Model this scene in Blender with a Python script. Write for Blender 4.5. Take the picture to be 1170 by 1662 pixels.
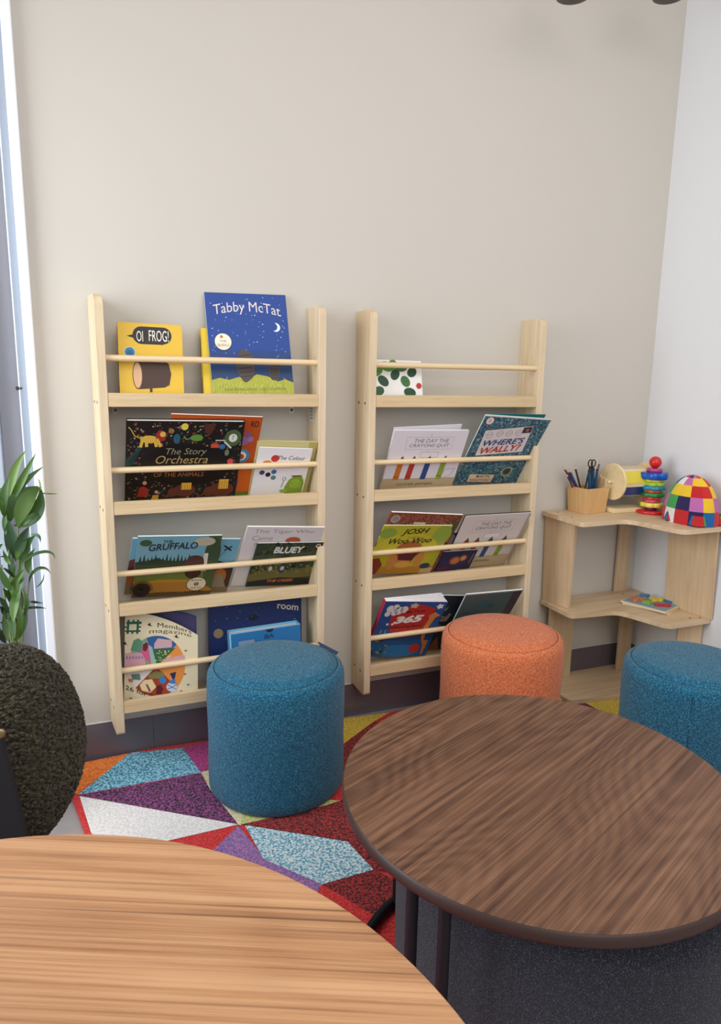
import bpy, bmesh, math, random
from mathutils import Vector, Matrix, noise
for o in list(bpy.data.objects): bpy.data.objects.remove(o)
random.seed(4)
SC = bpy.context.scene; COL = SC.collection
# ------------------------------------------------------------------ camera
F, YAW, PITCH, ROLL = 1130.3, .3827, .1933, .0175
CAM = Vector((-.0532, -2.2915, 1.272))
_fw = Vector((math.sin(YAW)*math.cos(PITCH), math.cos(YAW)*math.cos(PITCH), -math.sin(PITCH)))
_r0 = Vector((math.cos(YAW), -math.sin(YAW), 0)); _u0 = _r0.cross(_fw)
_r = _r0*math.cos(ROLL)+_u0*math.sin(ROLL); _u = _u0*math.cos(ROLL)-_r0*math.sin(ROLL)
cd = bpy.data.cameras.new('camera'); cam = bpy.data.objects.new('camera', cd); COL.objects.link(cam)
cam.matrix_world = Matrix(((_r.x, _u.x, -_fw.x, CAM.x), (_r.y, _u.y, -_fw.y, CAM.y), (_r.z, _u.z, -_fw.z, CAM.z), (0, 0, 0, 1)))
cd.sensor_fit = 'HORIZONTAL'; cd.sensor_width = 36; cd.lens = F*36/1170; cd.clip_start = .02
SC.camera = cam
def ray(u, v): return _fw+_r*((u-585)/F)-_u*((v-831)/F)
def onz(u, v, z): d = ray(u, v); return CAM+d*((z-CAM.z)/d.z)
def ony(u, v, y): d = ray(u, v); return CAM+d*((y-CAM.y)/d.y)
# ------------------------------------------------------------------ world, light, exposure
W = bpy.data.worlds.new('world'); SC.world = W; W.use_nodes = True
W.node_tree.nodes['Background'].inputs[0].default_value = (.93, .96, 1, 1)
W.node_tree.nodes['Background'].inputs[1].default_value = .80
def area(name, loc, target, sx, sy, power, col):
    l = bpy.data.lights.new(name, 'AREA'); l.shape = 'RECTANGLE'; l.size = sx; l.size_y = sy; l.energy = power; l.color = col
    o = bpy.data.objects.new(name, l); COL.objects.link(o); o.location = loc
    o.rotation_euler = (Vector(target)-Vector(loc)).to_track_quat('-Z', 'Y').to_euler()
area('daylight_window', (-2.4, -1.6, 1.7), (.8, -.3, .8), 1.8, 2.0, 14, (.92, .96, 1))
area('ceiling_panel_light', (1.0, -1.7, 2.84), (1.1, -.9, 0), 2.2, 1.4, 30, (1, .965, .92))
area('frontal_fill_light', (.6, -3.7, 2.3), (.8, -.2, .7), 2.0, 1.4, 27, (1, .97, .94))  # unseen fill behind the camera, added to brighten the shelf interiors
area('daylight_glazing', (-1.45, -.62, 1.3), (.25, -.6, 0), 1.6, 2.0, 50, (.92, .96, 1))
SC.view_settings.view_transform = 'Standard'; SC.view_settings.look = 'None'
SC.view_settings.exposure = -0.1; SC.view_settings.gamma = 1; SC.view_settings.use_curve_mapping = False
# ------------------------------------------------------------------ materials
def lin(h):
    if isinstance(h, str): h = [int(h[i:i+2], 16) for i in (0, 2, 4)]
    return tuple(((c/255)/12.92 if c/255 <= .04045 else ((c/255+.055)/1.055)**2.4) for c in h)+(1,)
MATS = {}
def mat(key, c=None, rough=.5, metal=0, spec=.5):
    if key in MATS: return MATS[key]
    m = bpy.data.materials.new(key); m.use_nodes = True; b = m.node_tree.nodes['Principled BSDF']
    b.inputs['Base Color'].default_value = lin(c); b.inputs['Roughness'].default_value = rough
    b.inputs['Metallic'].default_value = metal; b.inputs['Specular IOR Level'].default_value = spec
    MATS[key] = m; return m
def ink(h): return mat('ink_'+h, h, .42, 0, .35)
def nodes(m): return m.node_tree.nodes, m.node_tree.links, m.node_tree.nodes['Principled BSDF']
def coord(m, scale, rotz=0, kind='Object', loc=(0, 0, 0)):
    n, l, b = nodes(m); t = n.new('ShaderNodeTexCoord'); p = n.new('ShaderNodeMapping')
    p.inputs['Scale'].default_value = scale; p.inputs['Location'].default_value = loc
    if rotz:
        q = n.new('ShaderNodeMapping'); q.inputs['Rotation'].default_value = (0, 0, rotz)
        l.new(t.outputs[kind], q.inputs[0]); l.new(q.outputs[0], p.inputs[0])
    else: l.new(t.outputs[kind], p.inputs[0])
    return p.outputs[0]
def noise_tex(m, vec, scale, detail=3, rough=.5, dist=0):
    n, l, b = nodes(m); x = n.new('ShaderNodeTexNoise'); x.inputs['Scale'].default_value = scale
    x.inputs['Detail'].default_value = detail; x.inputs['Roughness'].default_value = rough; x.inputs['Distortion'].default_value = dist
    l.new(vec, x.inputs['Vector']); return x.outputs['Fac']
def ramp(m, fac, stops):
    n, l, b = nodes(m); r = n.new('ShaderNodeValToRGB'); e = r.color_ramp.elements
    while len(e) < len(stops): e.new(.5)
    for i, (p, c) in enumerate(stops): e[i].position = p; e[i].color = lin(c)
    l.new(fac, r.inputs[0]); return r.outputs[0]
def mixc(m, fac, a, b2, mode='MIX'):
    n, l, b = nodes(m); x = n.new('ShaderNodeMix'); x.data_type = 'RGBA'; x.blend_type = mode
    if isinstance(fac, float): x.inputs[0].default_value = fac
    else: l.new(fac, x.inputs[0])
    l.new(a, x.inputs[6]); l.new(b2, x.inputs[7]); return x.outputs[2]
def bump(m, h, strength, dist=.002):
    n, l, b = nodes(m); x = n.new('ShaderNodeBump'); x.inputs['Strength'].default_value = strength; x.inputs['Distance'].default_value = dist
    l.new(h, x.inputs['Height']); l.new(x.outputs[0], b.inputs['Normal'])
def wood(key, cols, axis, rough=.5, fine=110, seed=0., blocks=None):
    if key in MATS: return MATS[key]
    m = mat(key, cols[1], rough); n, l, b = nodes(m)
    s = [1, 1, 1]; s['xyz'.index(axis)] = .045
    v = coord(m, s, loc=(seed, seed*1.7, seed*.6)); f1 = noise_tex(m, v, fine, 4, .6, .4)
    s2 = [1, 1, 1]; s2['xyz'.index(axis)] = .12
    v2 = coord(m, s2, loc=(seed, seed, 0)); f2 = noise_tex(m, v2, 14, 3, .5, 1.2)
    c1 = ramp(m, f1, [(.3, cols[0]), (.55, cols[1]), (.75, cols[2])])
    c2 = ramp(m, f2, [(.3, cols[0]), (.6, cols[1]), (.8, cols[2])])
    c = mixc(m, .5, c1, c2)
    l.new(c, b.inputs['Base Color']); bump(m, f1, .08, .001); return m
def heather(key, cols, scale, rough=.95, contrast=(.36, .64), bmp=.5, detail=2):
    if key in MATS: return MATS[key]
    m = mat(key, cols[0], rough, 0, .15); n, l, b = nodes(m)
    v = coord(m, (1, 1, 1)); f = noise_tex(m, v, scale, detail, .65)
    c = ramp(m, f, [(contrast[0], cols[0]), ((contrast[0]+contrast[1])/2, cols[1]), (contrast[1], cols[2])])
    l.new(c, b.inputs['Base Color']); bump(m, f, bmp, .003)
    b.inputs['Sheen Weight'].default_value = .15; b.inputs['Sheen Roughness'].default_value = .6
    return m
PINE = [(198, 173, 137), (217, 197, 164), (228, 211, 182)]
PANEL = wood('pine_upright', PINE, 'z', .55); RAIL = wood('pine_rail', [(196, 168, 124), (215, 190, 150), (226, 205, 168)], 'x', .5, 120, 3.)
ROD = wood('pine_rod', [(214, 184, 140), (232, 208, 166), (240, 220, 184)], 'x', .4, 70, 7.)
RUB_V = wood('rubberwood_upright', [(190, 158, 122), (210, 184, 148), (224, 202, 172)], 'z', .5, 60, 11.)
RUB_H = wood('rubberwood_board', [(192, 160, 122), (214, 190, 156), (228, 206, 178)], 'x', .45, 60, 13.)
BAMBOO = wood('bamboo', [(196, 152, 96), (216, 176, 122), (226, 190, 140)], 'z', .45, 90, 17.)
def tabletop(key, cols, ang, cath, rough, flame):
    m = mat(key, cols[1], rough); n, l, b = nodes(m)
    v1 = coord(m, (.4, 34, 3), ang); f1 = noise_tex(m, v1, 3.4, 9, .75, .1)      # fine streaks
    v2 = coord(m, (.6, 7, 1), ang, loc=(3, 1, 0)); f2 = noise_tex(m, v2, 2.2, 4, .55, .35)   # broad bands
    v3 = coord(m, (.9, 2.8, 1), ang, loc=(1.1, 2.2, 0)); f3 = noise_tex(m, v3, 1.3, 1, .4, .1)   # contour lines of a smooth field: flame figure
    mu = n.new('ShaderNodeMath'); mu.operation = 'MULTIPLY'; mu.inputs[1].default_value = cath; l.new(f3, mu.inputs[0])
    v4 = coord(m, (4, 50, 30), ang); f4 = noise_tex(m, v4, 1.5, 4)
    a4 = n.new('ShaderNodeMath'); a4.operation = 'MULTIPLY'; a4.inputs[1].default_value = 3.0; l.new(f4, a4.inputs[0])
    ad = n.new('ShaderNodeMath'); ad.operation = 'ADD'; l.new(mu.outputs[0], ad.inputs[0]); l.new(a4.outputs[0], ad.inputs[1])
    si = n.new('ShaderNodeMath'); si.operation = 'SINE'; l.new(ad.outputs[0], si.inputs[0])
    s2 = n.new('ShaderNodeMath'); s2.operation = 'MULTIPLY_ADD'; s2.inputs[1].default_value = .5; s2.inputs[2].default_value = .5; l.new(si.outputs[0], s2.inputs[0])
    v5 = coord(m, (.22, 46, 3), ang, loc=(5, 3, 0)); f5 = noise_tex(m, v5, 3.2, 4, .6, .05)      # thin dark pore lines
    c1 = ramp(m, f1, [(.38, cols[0]), (.49, cols[1]), (.60, cols[2])])
    c2 = ramp(m, f2, [(.36, cols[0]), (.5, cols[1]), (.66, cols[2])])
    c3 = ramp(m, s2.outputs[0], [(0, cols[0]), (.35, cols[1]), (1, cols[2])])
    c = mixc(m, .32, c1, c2); c = mixc(m, flame, c, c3)
    c = mixc(m, .75, c, ramp(m, f5, [(.30, (150, 140, 138)), (.42, (255, 255, 255)), (.6, (255, 255, 255))]), 'MULTIPLY')
    b.inputs['Specular IOR Level'].default_value = .35
    l.new(c, b.inputs['Base Color']); bump(m, f1, .04, .001); return m
WALNUT = tabletop('walnut_veneer', [(52, 30, 21), (98, 66, 48), (134, 98, 74)], -math.radians(24), 190, .45, .15)
OAK = tabletop('oak_veneer', [(138, 94, 62), (176, 129, 90), (198, 154, 114)], math.radians(24), 60, .48, .12)
WEDGE = mat('walnut_edge', (54, 33, 27), .5)
TEAL = heather('teal_felt', [(12, 58, 84), (24, 92, 122), (70, 140, 164)], 260, contrast=(.33, .70))
ORANGE = heather('orange_felt', [(168, 78, 42), (204, 112, 68), (228, 150, 106)], 260, contrast=(.33, .70))
CHAR = heather('charcoal_weave', [(20, 20, 27), (35, 36, 45), (78, 80, 94)], 420, contrast=(.36, .7))
DARKLINE = mat('teal_seam_cord', (12, 40, 56), .9)  # dark cord colour of the teal pouf seams
METAL = mat('black_metal', (13, 14, 22), .55, 0, .35)
SCREW = mat('screw_steel', (90, 84, 78), .35, .9)
WHITE = mat('white_plastic', (226, 222, 214), .4)
PAPER = mat('white_pages', (240, 238, 232), .7)
# ------------------------------------------------------------------ mesh helpers
class MB:
    def __init__(s): s.v = []; s.f = []; s.mi = []; s.mats = []; s.smooth = []
    def m(s, material):
        if material not in s.mats: s.mats.append(material)
        return s.mats.index(material)
    def add(s, vs, fs, material, smooth=False):
        o = len(s.v); k = s.m(material); s.v += [Vector(v) for v in vs]
        for f in fs: s.f.append([i+o for i in f]); s.mi.append(k); s.smooth.append(smooth)
    def box(s, c, size, material, R=None):
        x, y, z = [a/2 for a in size]; c = Vector(c)
        vs = [Vector((sx*x, sy*y, sz*z)) for sx in (-1, 1) for sy in (-1, 1) for sz in (-1, 1)]
        if R is not None: vs = [R @ v for v in vs]
        s.add([v+c for v in vs], [(0, 1, 3, 2), (4, 6, 7, 5), (0, 4, 5, 1), (2, 3, 7, 6), (0, 2, 6, 4), (1, 5, 7, 3)], material)
    def hexa(s, vs, material):   # bottom ring 4, top ring 4 (ccw from above)
        s.add(vs, [(3, 2, 1, 0), (4, 5, 6, 7), (0, 1, 5, 4), (1, 2, 6, 5), (2, 3, 7, 6), (3, 0, 4, 7)], material)
    def prism(s, pts, z0, z1, material, side=None):
        n = len(pts); a = sum(pts[i][0]*pts[(i+1) % n][1]-pts[(i+1) % n][0]*pts[i][1] for i in range(n))
        if a < 0: pts = pts[::-1]
        vs = [(p[0], p[1], z0) for p in pts]+[(p[0], p[1], z1) for p in pts]
        s.add(vs, [tuple(range(n-1, -1, -1)), tuple(range(n, 2*n))], material)
        s.add(vs, [(i, (i+1) % n, n+(i+1) % n, n+i) for i in range(n)], side or material)
    def tube(s, pts, r, material, n=12, caps=True, smooth=True):
        pts = [Vector(p) for p in pts]; rs = r if isinstance(r, (list, tuple)) else [r]*len(pts); rings = []
        t0 = (pts[1]-pts[0]).normalized(); up = Vector((0, 0, 1)) if abs(t0.z) < .9 else Vector((1, 0, 0)); a = t0.cross(up).normalized()
        for i, p in enumerate(pts):
            t = (pts[min(i+1, len(pts)-1)]-pts[max(i-1, 0)]).normalized(); a = (a-t*a.dot(t)).normalized(); b = t.cross(a)
            rings.append([p+(a*math.cos(2*math.pi*k/n)+b*math.sin(2*math.pi*k/n))*rs[i] for k in range(n)])
        vs = [v for R in rings for v in R]; fs = []
        for i in range(len(pts)-1):
            for k in range(n): fs.append((i*n+k, i*n+(k+1) % n, (i+1)*n+(k+1) % n, (i+1)*n+k))
        s.add(vs, fs, material, smooth)
        if caps: s.add(vs, [tuple(range(n-1, -1, -1)), tuple(range((len(pts)-1)*n, len(pts)*n))], material)
    def lathe(s, prof, material, n=48, c=(0, 0, 0), smooth=True, R=None, fn=None):
        vs = []; c = Vector(c)
        for (r, z) in prof:
            for k in range(n):
                a = 2*math.pi*k/n; rr = r*(fn(a) if fn else 1); v = Vector((rr*math.cos(a), rr*math.sin(a), z))
                vs.append((R @ v if R is not None else v)+c)
        fs = [(i*n+k, i*n+(k+1) % n, (i+1)*n+(k+1) % n, (i+1)*n+k) for i in range(len(prof)-1) for k in range(n)]
        s.add(vs, fs, material, smooth)
        s.add(vs, [tuple(range(n-1, -1, -1)), tuple(range((len(prof)-1)*n, len(prof)*n))], material)
    def build(s, name, parent=None, origin=(0, 0, 0), bevel=0, M=None):
        me = bpy.data.meshes.new(name); og = Vector(origin)
        me.from_pydata([v-og for v in s.v], [], s.f)
        for m in s.mats: me.materials.append(m)
        me.polygons.foreach_set('material_index', s.mi); me.polygons.foreach_set('use_smooth', s.smooth); me.update()
        o = bpy.data.objects.new(name, me); COL.objects.link(o)
        if parent: o.parent = parent
        else: o.location = og
        if M is not None: o.matrix_world = M
        if bevel:
            b = o.modifiers.new('bevel', 'BEVEL'); b.width = bevel; b.segments = 2; b.limit_method = 'ANGLE'; b.angle_limit = math.radians(40)
        return o
def tag(o, label, cat, group=None):
    o['label'] = label; o['category'] = cat
    if group: o['group'] = group
    return o
def empty(name, loc, label, cat, group=None, M=None):
    o = bpy.data.objects.new(name, None); COL.objects.link(o); o.location = loc; o.empty_display_size = .05
    if M is not None: o.matrix_world = M
    return tag(o, label, cat, group)
def struct(o): o['kind'] = 'structure'; return o
# ------------------------------------------------------------------ the room
XR, XL = 2.1624, -.1634
def plaster(key, c, sc=30):
    m = mat(key, c, .85, 0, .2); f = noise_tex(m, coord(m, (1, 1, 1)), sc, 3); bump(m, f, .05, .002); return m
b = MB(); b.box(((XL+XR)/2+.05, .06, 1.45), (XR-XL+.1, .12, 2.9), plaster('beige_paint', (203, 198, 189))); struct(b.build('wall_back', origin=(1, .06, 0)))
b = MB(); b.box((XR+.06, -2.2, 1.45), (.12, 4.4, 2.9), plaster('white_paint', (226, 227, 229))); struct(b.build('wall_right', origin=(XR, -2, 0)))
m = mat('grey_floor', (150, 146, 146), .45); f = noise_tex(m, coord(m, (1, 1, 1)), 8, 5, .6)
n_, l_, b_ = nodes(m); l_.new(ramp(m, f, [(.3, (146, 141, 141)), (.7, (166, 161, 160))]), b_.inputs['Base Color'])
b = MB(); b.box((0, -2.0, -.05), (4.6, 5, .1), m); struct(b.build('floor'))
b = MB(); b.box((0, -2.2, 2.95), (4.6, 4.8, .1), plaster('ceiling_paint', (232, 230, 226))); struct(b.build('ceiling', origin=(0, -2, 2.9)))
TILE = mat('dark_skirting_tile', (104, 95, 102), .22)
b = MB(); x = XL
for x1 in (.12, .335, .78, 1.25, 1.72, XR-.009):
    b.box(((x+x1)/2, -.004, .0645), (x1-x-.0015, .008, .129), TILE); x = x1
b.box(((XL+XR)/2, -.003, .1305), (XR-XL-.02, .006, .002), mat('white_sealant', (225, 222, 215), .5)); struct(b.build('baseboard_back', bevel=.0008))
b = MB(); y = -.009
for y1 in (-.5, -1., -1.5, -2.): b.box((XR-.004, (y+y1)/2, .0645), (.008, y-y1-.0015, .129), TILE); y = y1
b.box((XR-.003, -1., .1305), (.006, 1.98, .002), MATS['white_sealant']); struct(b.build('baseboard_right', bevel=.0008))
# left of the beige wall: white jamb, grey frame and door leaf
b = MB(); b.box((-.177, -.005, 1.45), (.027, .05, 2.9), mat('white_gloss', (236, 240, 246), .3)); struct(b.build('trim_1', bevel=.004))
root = MB(); root.box((-.2015, .03, 1.45), (.022, .05, 2.9), mat('pale_grey_frame', (176, 187, 200), .35))
root.box((-.2133, .02, 1.45), (.003, .05, 2.9), MATS['white_gloss'])
root = struct(root.build('door_1'))
b = MB(); b.box((-.243, .035, 1.45), (.056, .02, 2.9), mat('grey_door_panel', (150, 151, 160), .3)); b.build('door_leaf', root)
b = MB(); b.box((-.285, .02, 1.45), (.026, .06, 2.9), MATS['pale_grey_frame']); b.build('door_stile', root, bevel=.002)
p = ony(30, 630, .02); b = MB(); b.lathe([(.004, -.006), (.006, -.004), (.006, .004), (.003, .008)], SCREW, 16, (p.x, .0, p.z), R=Matrix.Rotation(math.pi/2, 3, 'X')); b.box((p.x+.006, .008, p.z), (.010, .012, .005), SCREW); b.build('catch', root)
b = MB(); b.box((-1.3, .035, 1.45), (2.0, .02, 2.9), mat('window_glass_grey', (120, 128, 140), .15)); struct(b.build('window_1'))
# two dark ceiling spot lamps whose lower rims show at the top edge
for px, w in ((930, 'left'), (1086, 'right')):
    q = ony(px, -3.5, -.28)
    r = empty('ceiling_lamp', (q.x, q.y, 2.9), 'dark round hanging lamp shade at the top edge, %s one of the pair' % w, 'lamp', 'pair of hanging lamps')
    bb = MB(); bb.lathe([(.001, q.z+.012), (.045, q.z+.002), (.052, q.z+.004), (.048, q.z+.02), (.03, q.z+.07), (.008, q.z+.09)], mat('lamp_dark', (70, 60, 58), .4), 40, (q.x, q.y, 0)); bb.build('lamp_shade', r, r.location)
    bb = MB(); bb.tube([(q.x, q.y, q.z+.085), (q.x, q.y, 2.9)], .003, METAL, 8); bb.build('cord', r, r.location)
# ------------------------------------------------------------------ wall bookcases
T, D, BW = .025, .1268, .6911
ZT, ZB = 1.4871, .1371
RODS = [1.3099, .9822, .6614, .3462]; SHELF = [1.2105, .8893, .5711, .2488]; SH = .0399
def panel_mesh(x0, x1, back_shift, kind):
    # profile in y-z with rounded front corners, sheared a little where the board has warped
    pts = []
    def arc(cy, cz, r, a0, a1, n=6):
        return [(cy+r*math.cos(a0+(a1-a0)*i/n), cz+r*math.sin(a0+(a1-a0)*i/n)) for i in range(n+1)]
    H = ZT-ZB; r = .03
    pts = [(0, 0)]+[(y, z) for y, z in arc(-D+r, r*.5+.0, r*.5, -math.pi/2, -math.pi)]+arc(-D+r, H-r, r, math.pi, math.pi/2)+[(0, H)]
    pts[1:8] = arc(-D+.012, .012, .012, -math.pi/2, -math.pi)
    b = MB(); n = len(pts); vs = []
    for x in (x0, x1):
        for (y, z) in pts:
            s = back_shift*(1+y/D)
            vs.append((x+s, y, z))
    b.add(vs, [tuple(range(n)), tuple(range(2*n-1, n-1, -1))]+[(i, n+i, n+(i+1) % n, (i+1) % n) for i in range(n)], PANEL)
    return b
def bookcase(x0, zo, label, shift=0):
    root = empty('wall_bookcase', (x0, 0, ZB+zo), label, 'bookcase', 'pale pine display bookcases on the beige wall')
    panel_mesh(0, T, shift, 0).build('side_panel', root, bevel=.0015)
    panel_mesh(BW-T, BW, 0, 1).build('side_panel', root, bevel=.0015)
    for k in range(4):
        z = SHELF[k]-ZB; w = BW-2*T-.0008
        b = MB(); b.box((BW/2, -.058, z-SH+.006), (w, .106, .012), RAIL)
        b.box((BW/2, -D+.009, z-SH/2), (w, .016, SH), RAIL); b.build('shelf', root, bevel=.001)
        b = MB(); zr = RODS[k]-ZB; b.tube([(T-.002, -D+.02, zr), (BW-T+.002, -D+.02, zr)], .0095, ROD, 20); b.build('rod', root)
    for k in range(4):
        z = SHELF[k]-ZB-.028
        for y in (-.035, -.092):
            for sx, X in ((-1, 0), (1, BW)):
                sh = shift*(1+y/D) if sx < 0 else 0
                b = MB(); b.lathe([(.0001, -.0005), (.0042, -.0005), (.0042, .0005), (.0001, .0005)], SCREW, 14, (X+sh+.0006*sx, y, z), False, Matrix.Rotation(math.pi/2, 3, 'Y')); b.build('screw', root)
    for X in (.035+.014, BW-T-.055) if zo == 0 else (T+.012,):
        b = MB(); z = SHELF[0]-ZB-SH; pts = [(X-.009, z+.0), (X+.009, z+.0), (X+.009, z-.018)]+[(X+.0095*math.cos(-a), z-.018+.009*math.sin(-a)) for a in (.5, 1, 1.57, 2.1, 2.6)]+[(X-.009, z-.018)]
        vs = [(p[0], -.001, p[1]) for p in pts]+[(p[0], -.004, p[1]) for p in pts]; n = len(pts)
        b.add(vs, [tuple(range(n)), tuple(range(2*n-1, n-1, -1))]+[(i, (i+1) % n, n+(i+1) % n, n+i) for i in range(n)], WHITE)
        b.lathe([(.0001, 0), (.0055, 0), (.004, .003), (.0001, .003)], SCREW, 16, (X, -.004, z-.016), False, Matrix.Rotation(math.pi/2, 3, 'X'))
        b.build('wall_bracket', root)
    return root
bc1 = bookcase(0, 0, 'pale pine wall bookcase behind the teal pouf, with blue and yellow books on top', -.014)
bc2 = bookcase(.8424, -.0013, 'pale pine wall bookcase nearer the corner, behind the orange pouf')
# price sticker inside the right upright of the first bookcase
b = MB(); xs = BW-T-.0006; z0, z1 = 1.12, 1.19
b.add([(xs, -.03, z0), (xs, -.075, z0), (xs, -.075, z1), (xs, -.03, z1)], [(0, 1, 2, 3)], mat('sticker_white', (222, 222, 224), .5))
for i in range(22):
    z = z0+.004+i*.0021
    if i % 5: b.add([(xs-.0003, -.036, z), (xs-.0003, -.068, z), (xs-.0003, -.068, z+.0007+(i % 3)*.0004), (xs-.0003, -.036, z+.0007+(i % 3)*.0004)], [(0, 1, 2, 3)], ink('4a4a50'))
b.add([(xs-.0003, -.036, z1-.016), (xs-.0003, -.06, z1-.016), (xs-.0003, -.06, z1-.006), (xs-.0003, -.036, z1-.006)], [(0, 1, 2, 3)], ink('303038'))
o = b.build('barcode_sticker', bc1, (0, 0, ZB)); o['label'] = 'white barcode sticker inside the right upright'
# ------------------------------------------------------------------ printed art
TXT = {}
def text_mesh(s, shear=0, bold=0):
    k = (s, shear, bold)
    if k in TXT: return TXT[k]
    c = bpy.data.curves.new('t', 'FONT'); c.body = s; c.size = 1; c.shear = shear; c.offset = bold; c.resolution_u = 3; c.fill_mode = 'FRONT'
    o = bpy.data.objects.new('t', c); COL.objects.link(o); dg = bpy.context.evaluated_depsgraph_get()
    me = bpy.data.meshes.new_from_object(o.evaluated_get(dg)); vs = [v.co.copy() for v in me.vertices]; fs = [tuple(p.vertices) for p in me.polygons]
    bpy.data.objects.remove(o); bpy.data.curves.remove(c); bpy.data.meshes.remove(me)
    TXT[k] = (vs, fs); return TXT[k]
class Art:
    def __init__(s, w, h, quad=None, z=0): s.w = w; s.h = h; s.b = MB(); s.k = 1; s.quad = quad; s.z = z
    def P(s, u, v, k=None):
        k = s.k if k is None else k; z = s.z+k*6e-5
        if s.quad:
            a, b, c, d = s.quad  # BL BR TR TL in local metres
            x = a*(1-u)*(1-v)+b*u*(1-v)+c*u*v+d*(1-u)*v; return Vector((x.x, x.y+s.h*.24*u*(1-u)*v, z+x.z))
        return Vector((u*s.w, v*s.h, z))
    def nx(s): s.k += 1
    def poly(s, pts, c, hold=False):
        n = len(pts); a = sum(pts[i][0]*pts[(i+1) % n][1]-pts[(i+1) % n][0]*pts[i][1] for i in range(n))
        if a < 0: pts = pts[::-1]
        s.b.add([s.P(*p) for p in pts], [tuple(range(n))], ink(c) if isinstance(c, str) else c)
        if not hold: s.nx()
    def rect(s, u0, v0, u1, v1, c, hold=False): s.poly([(u0, v0), (u1, v0), (u1, v1), (u0, v1)], c, hold)
    def ell(s, cu, cv, ru, rv=None, c='000000', a0=0, a1=360, rot=0, hold=False, n=20, wob=0):
        rv = ru*s.w/s.h if rv is None else rv; r = math.radians(rot); pts = []
        for i in range(n if a1-a0 >= 360 else n+1):
            a = math.radians(a0+(a1-a0)*i/n); k = 1+wob*math.sin(a*5+cu*40); x = ru*s.w*math.cos(a)*k; y = rv*s.h*math.sin(a)*k
            pts.append((cu+(x*math.cos(r)-y*math.sin(r))/s.w, cv+(x*math.sin(r)+y*math.cos(r))/s.h))
        s.poly(pts, c, hold)
    def line(s, pts, wd, c, hold=False):   # wd in metres
        for (a, b) in zip(pts, pts[1:]):
            p, q = Vector((a[0]*s.w, a[1]*s.h)), Vector((b[0]*s.w, b[1]*s.h)); d = (q-p)
            if d.length < 1e-6: continue
            n = Vector((-d.y, d.x)).normalized()*wd/2; e = d.normalized()*wd*.3
            s.poly([((t.x)/s.w, (t.y)/s.h) for t in (p-n-e, q-n+e, q+n+e, p+n-e)], c, True)
        if not hold: s.nx()
    def scatter(s, n, box, r, cols, avoid=None, seed=1):
        R = random.Random(seed)
        for i in range(n):
            u = R.uniform(box[0], box[2]); v = R.uniform(box[1], box[3])
            if avoid and avoid(u, v): continue
            s.ell(u, v, R.uniform(*r)/s.w, R.uniform(*r)/s.h, R.choice(cols), rot=R.uniform(0, 180), hold=True, n=R.choice((4, 5, 7)))
        s.nx()
    def text(s, t, u0, v0, u1, v1, c, shear=0, bold=0, warp=0, slope=0):
        vs, fs = text_mesh(t, shear, bold); xs = [v.x for v in vs]; ys = [v.y for v in vs]
        ax, bx, ay, by = min(xs), max(xs), min(ys), max(ys)
        out = []
        for v in vs:
            x = (v.x-ax)/(bx-ax); y = (v.y-ay)/(by-ay)
            out.append(s.P(u0+(u1-u0)*x, v0+(v1-v0)*y+warp*((x-.5)**2*4-1)*-1+slope*x))
        s.b.add(out, fs, ink(c)); s.nx()
    def build(s, root): return s.b.build('cover_print', root)
def frame(O, a, r):
    a = math.radians(a); r = math.radians(r); t = Vector((0, -math.sin(a), math.cos(a))); e = Vector((1, 0, 0))
    X = e*math.cos(r)+t*math.sin(r); Y = t*math.cos(r)-e*math.sin(r); Z = X.cross(Y)
    return Matrix(((X.x, Y.x, Z.x, O[0]), (X.y, Y.y, Z.y, O[1]), (X.z, Y.z, Z.z, O[2]), (0, 0, 0, 1)))
def round_rect(w, h, r, left=False):
    pts = [(0, 0)] if not left else [(r, 0), (r*.3, r*.3), (0, r)]
    pts = [(0, 0), (w-r, 0), (w-r*.3, r*.3), (w, r), (w, h-r), (w-r*.3, h-r*.3), (w-r, h), (0, h)]
    return pts
def book(place, th, cover, label, back=None, spine=None, hard=False, rnd=.0, fan=0, pagecol=None):
    O, w, h, a, r = place; ct = .0022 if hard else .0006; cm = ink(cover); bm = ink(back or cover); sm = ink(spine or cover)
    M = frame(O, a, r); b = MB(); ins = .003 if hard else .0006
    pts = round_rect(w, h, rnd) if rnd else [(0, 0), (w, 0), (w, h), (0, h)]
    b.prism(pts, -ct, 0, cm); b.prism(pts, -th, -th+ct, bm)
    b.box((ct/2, h/2, -th/2), (ct, h, th-2*ct-.0001), sm)
    root = b.build('book', M=M); tag(root, label, 'book')
    p = MB()
    if fan:
        for i in range(7):
            z0 = -ct-.0002-(th-2*ct-.0004)*i/7; dz = (th-2*ct-.0004)/7; hh = h-.001+random.uniform(-.001, .003)
            sp = fan*(i/6.)
            vs = [(ct, 0, z0-dz), (w-ins, 0, z0-dz), (w-ins, 0, z0), (ct, 0, z0)]
            vt = [(ct, hh, z0-dz), (w-ins-.012*i/6, hh+sp*.5, z0-dz-sp), (w-ins-.012*i/6, hh+sp*.5, z0-sp+.0006), (ct, hh, z0)]
            p.hexa([vs[0], vs[1], vs[2], vs[3], vt[0], vt[1], vt[2], vt[3]], mat('fan_pages', (236, 234, 238), .7))
    else:
        p.box(((ct+w-ins)/2, h/2, -th/2), (w-ins-ct, h-2*ins, th-2*ct-.0001), pagecol or PAPER)
    p.build('pages', root)
    A = Art(w, h)
    if not rnd: A.rect(0, 0, 1, 1, cover)
    return root, A
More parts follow.
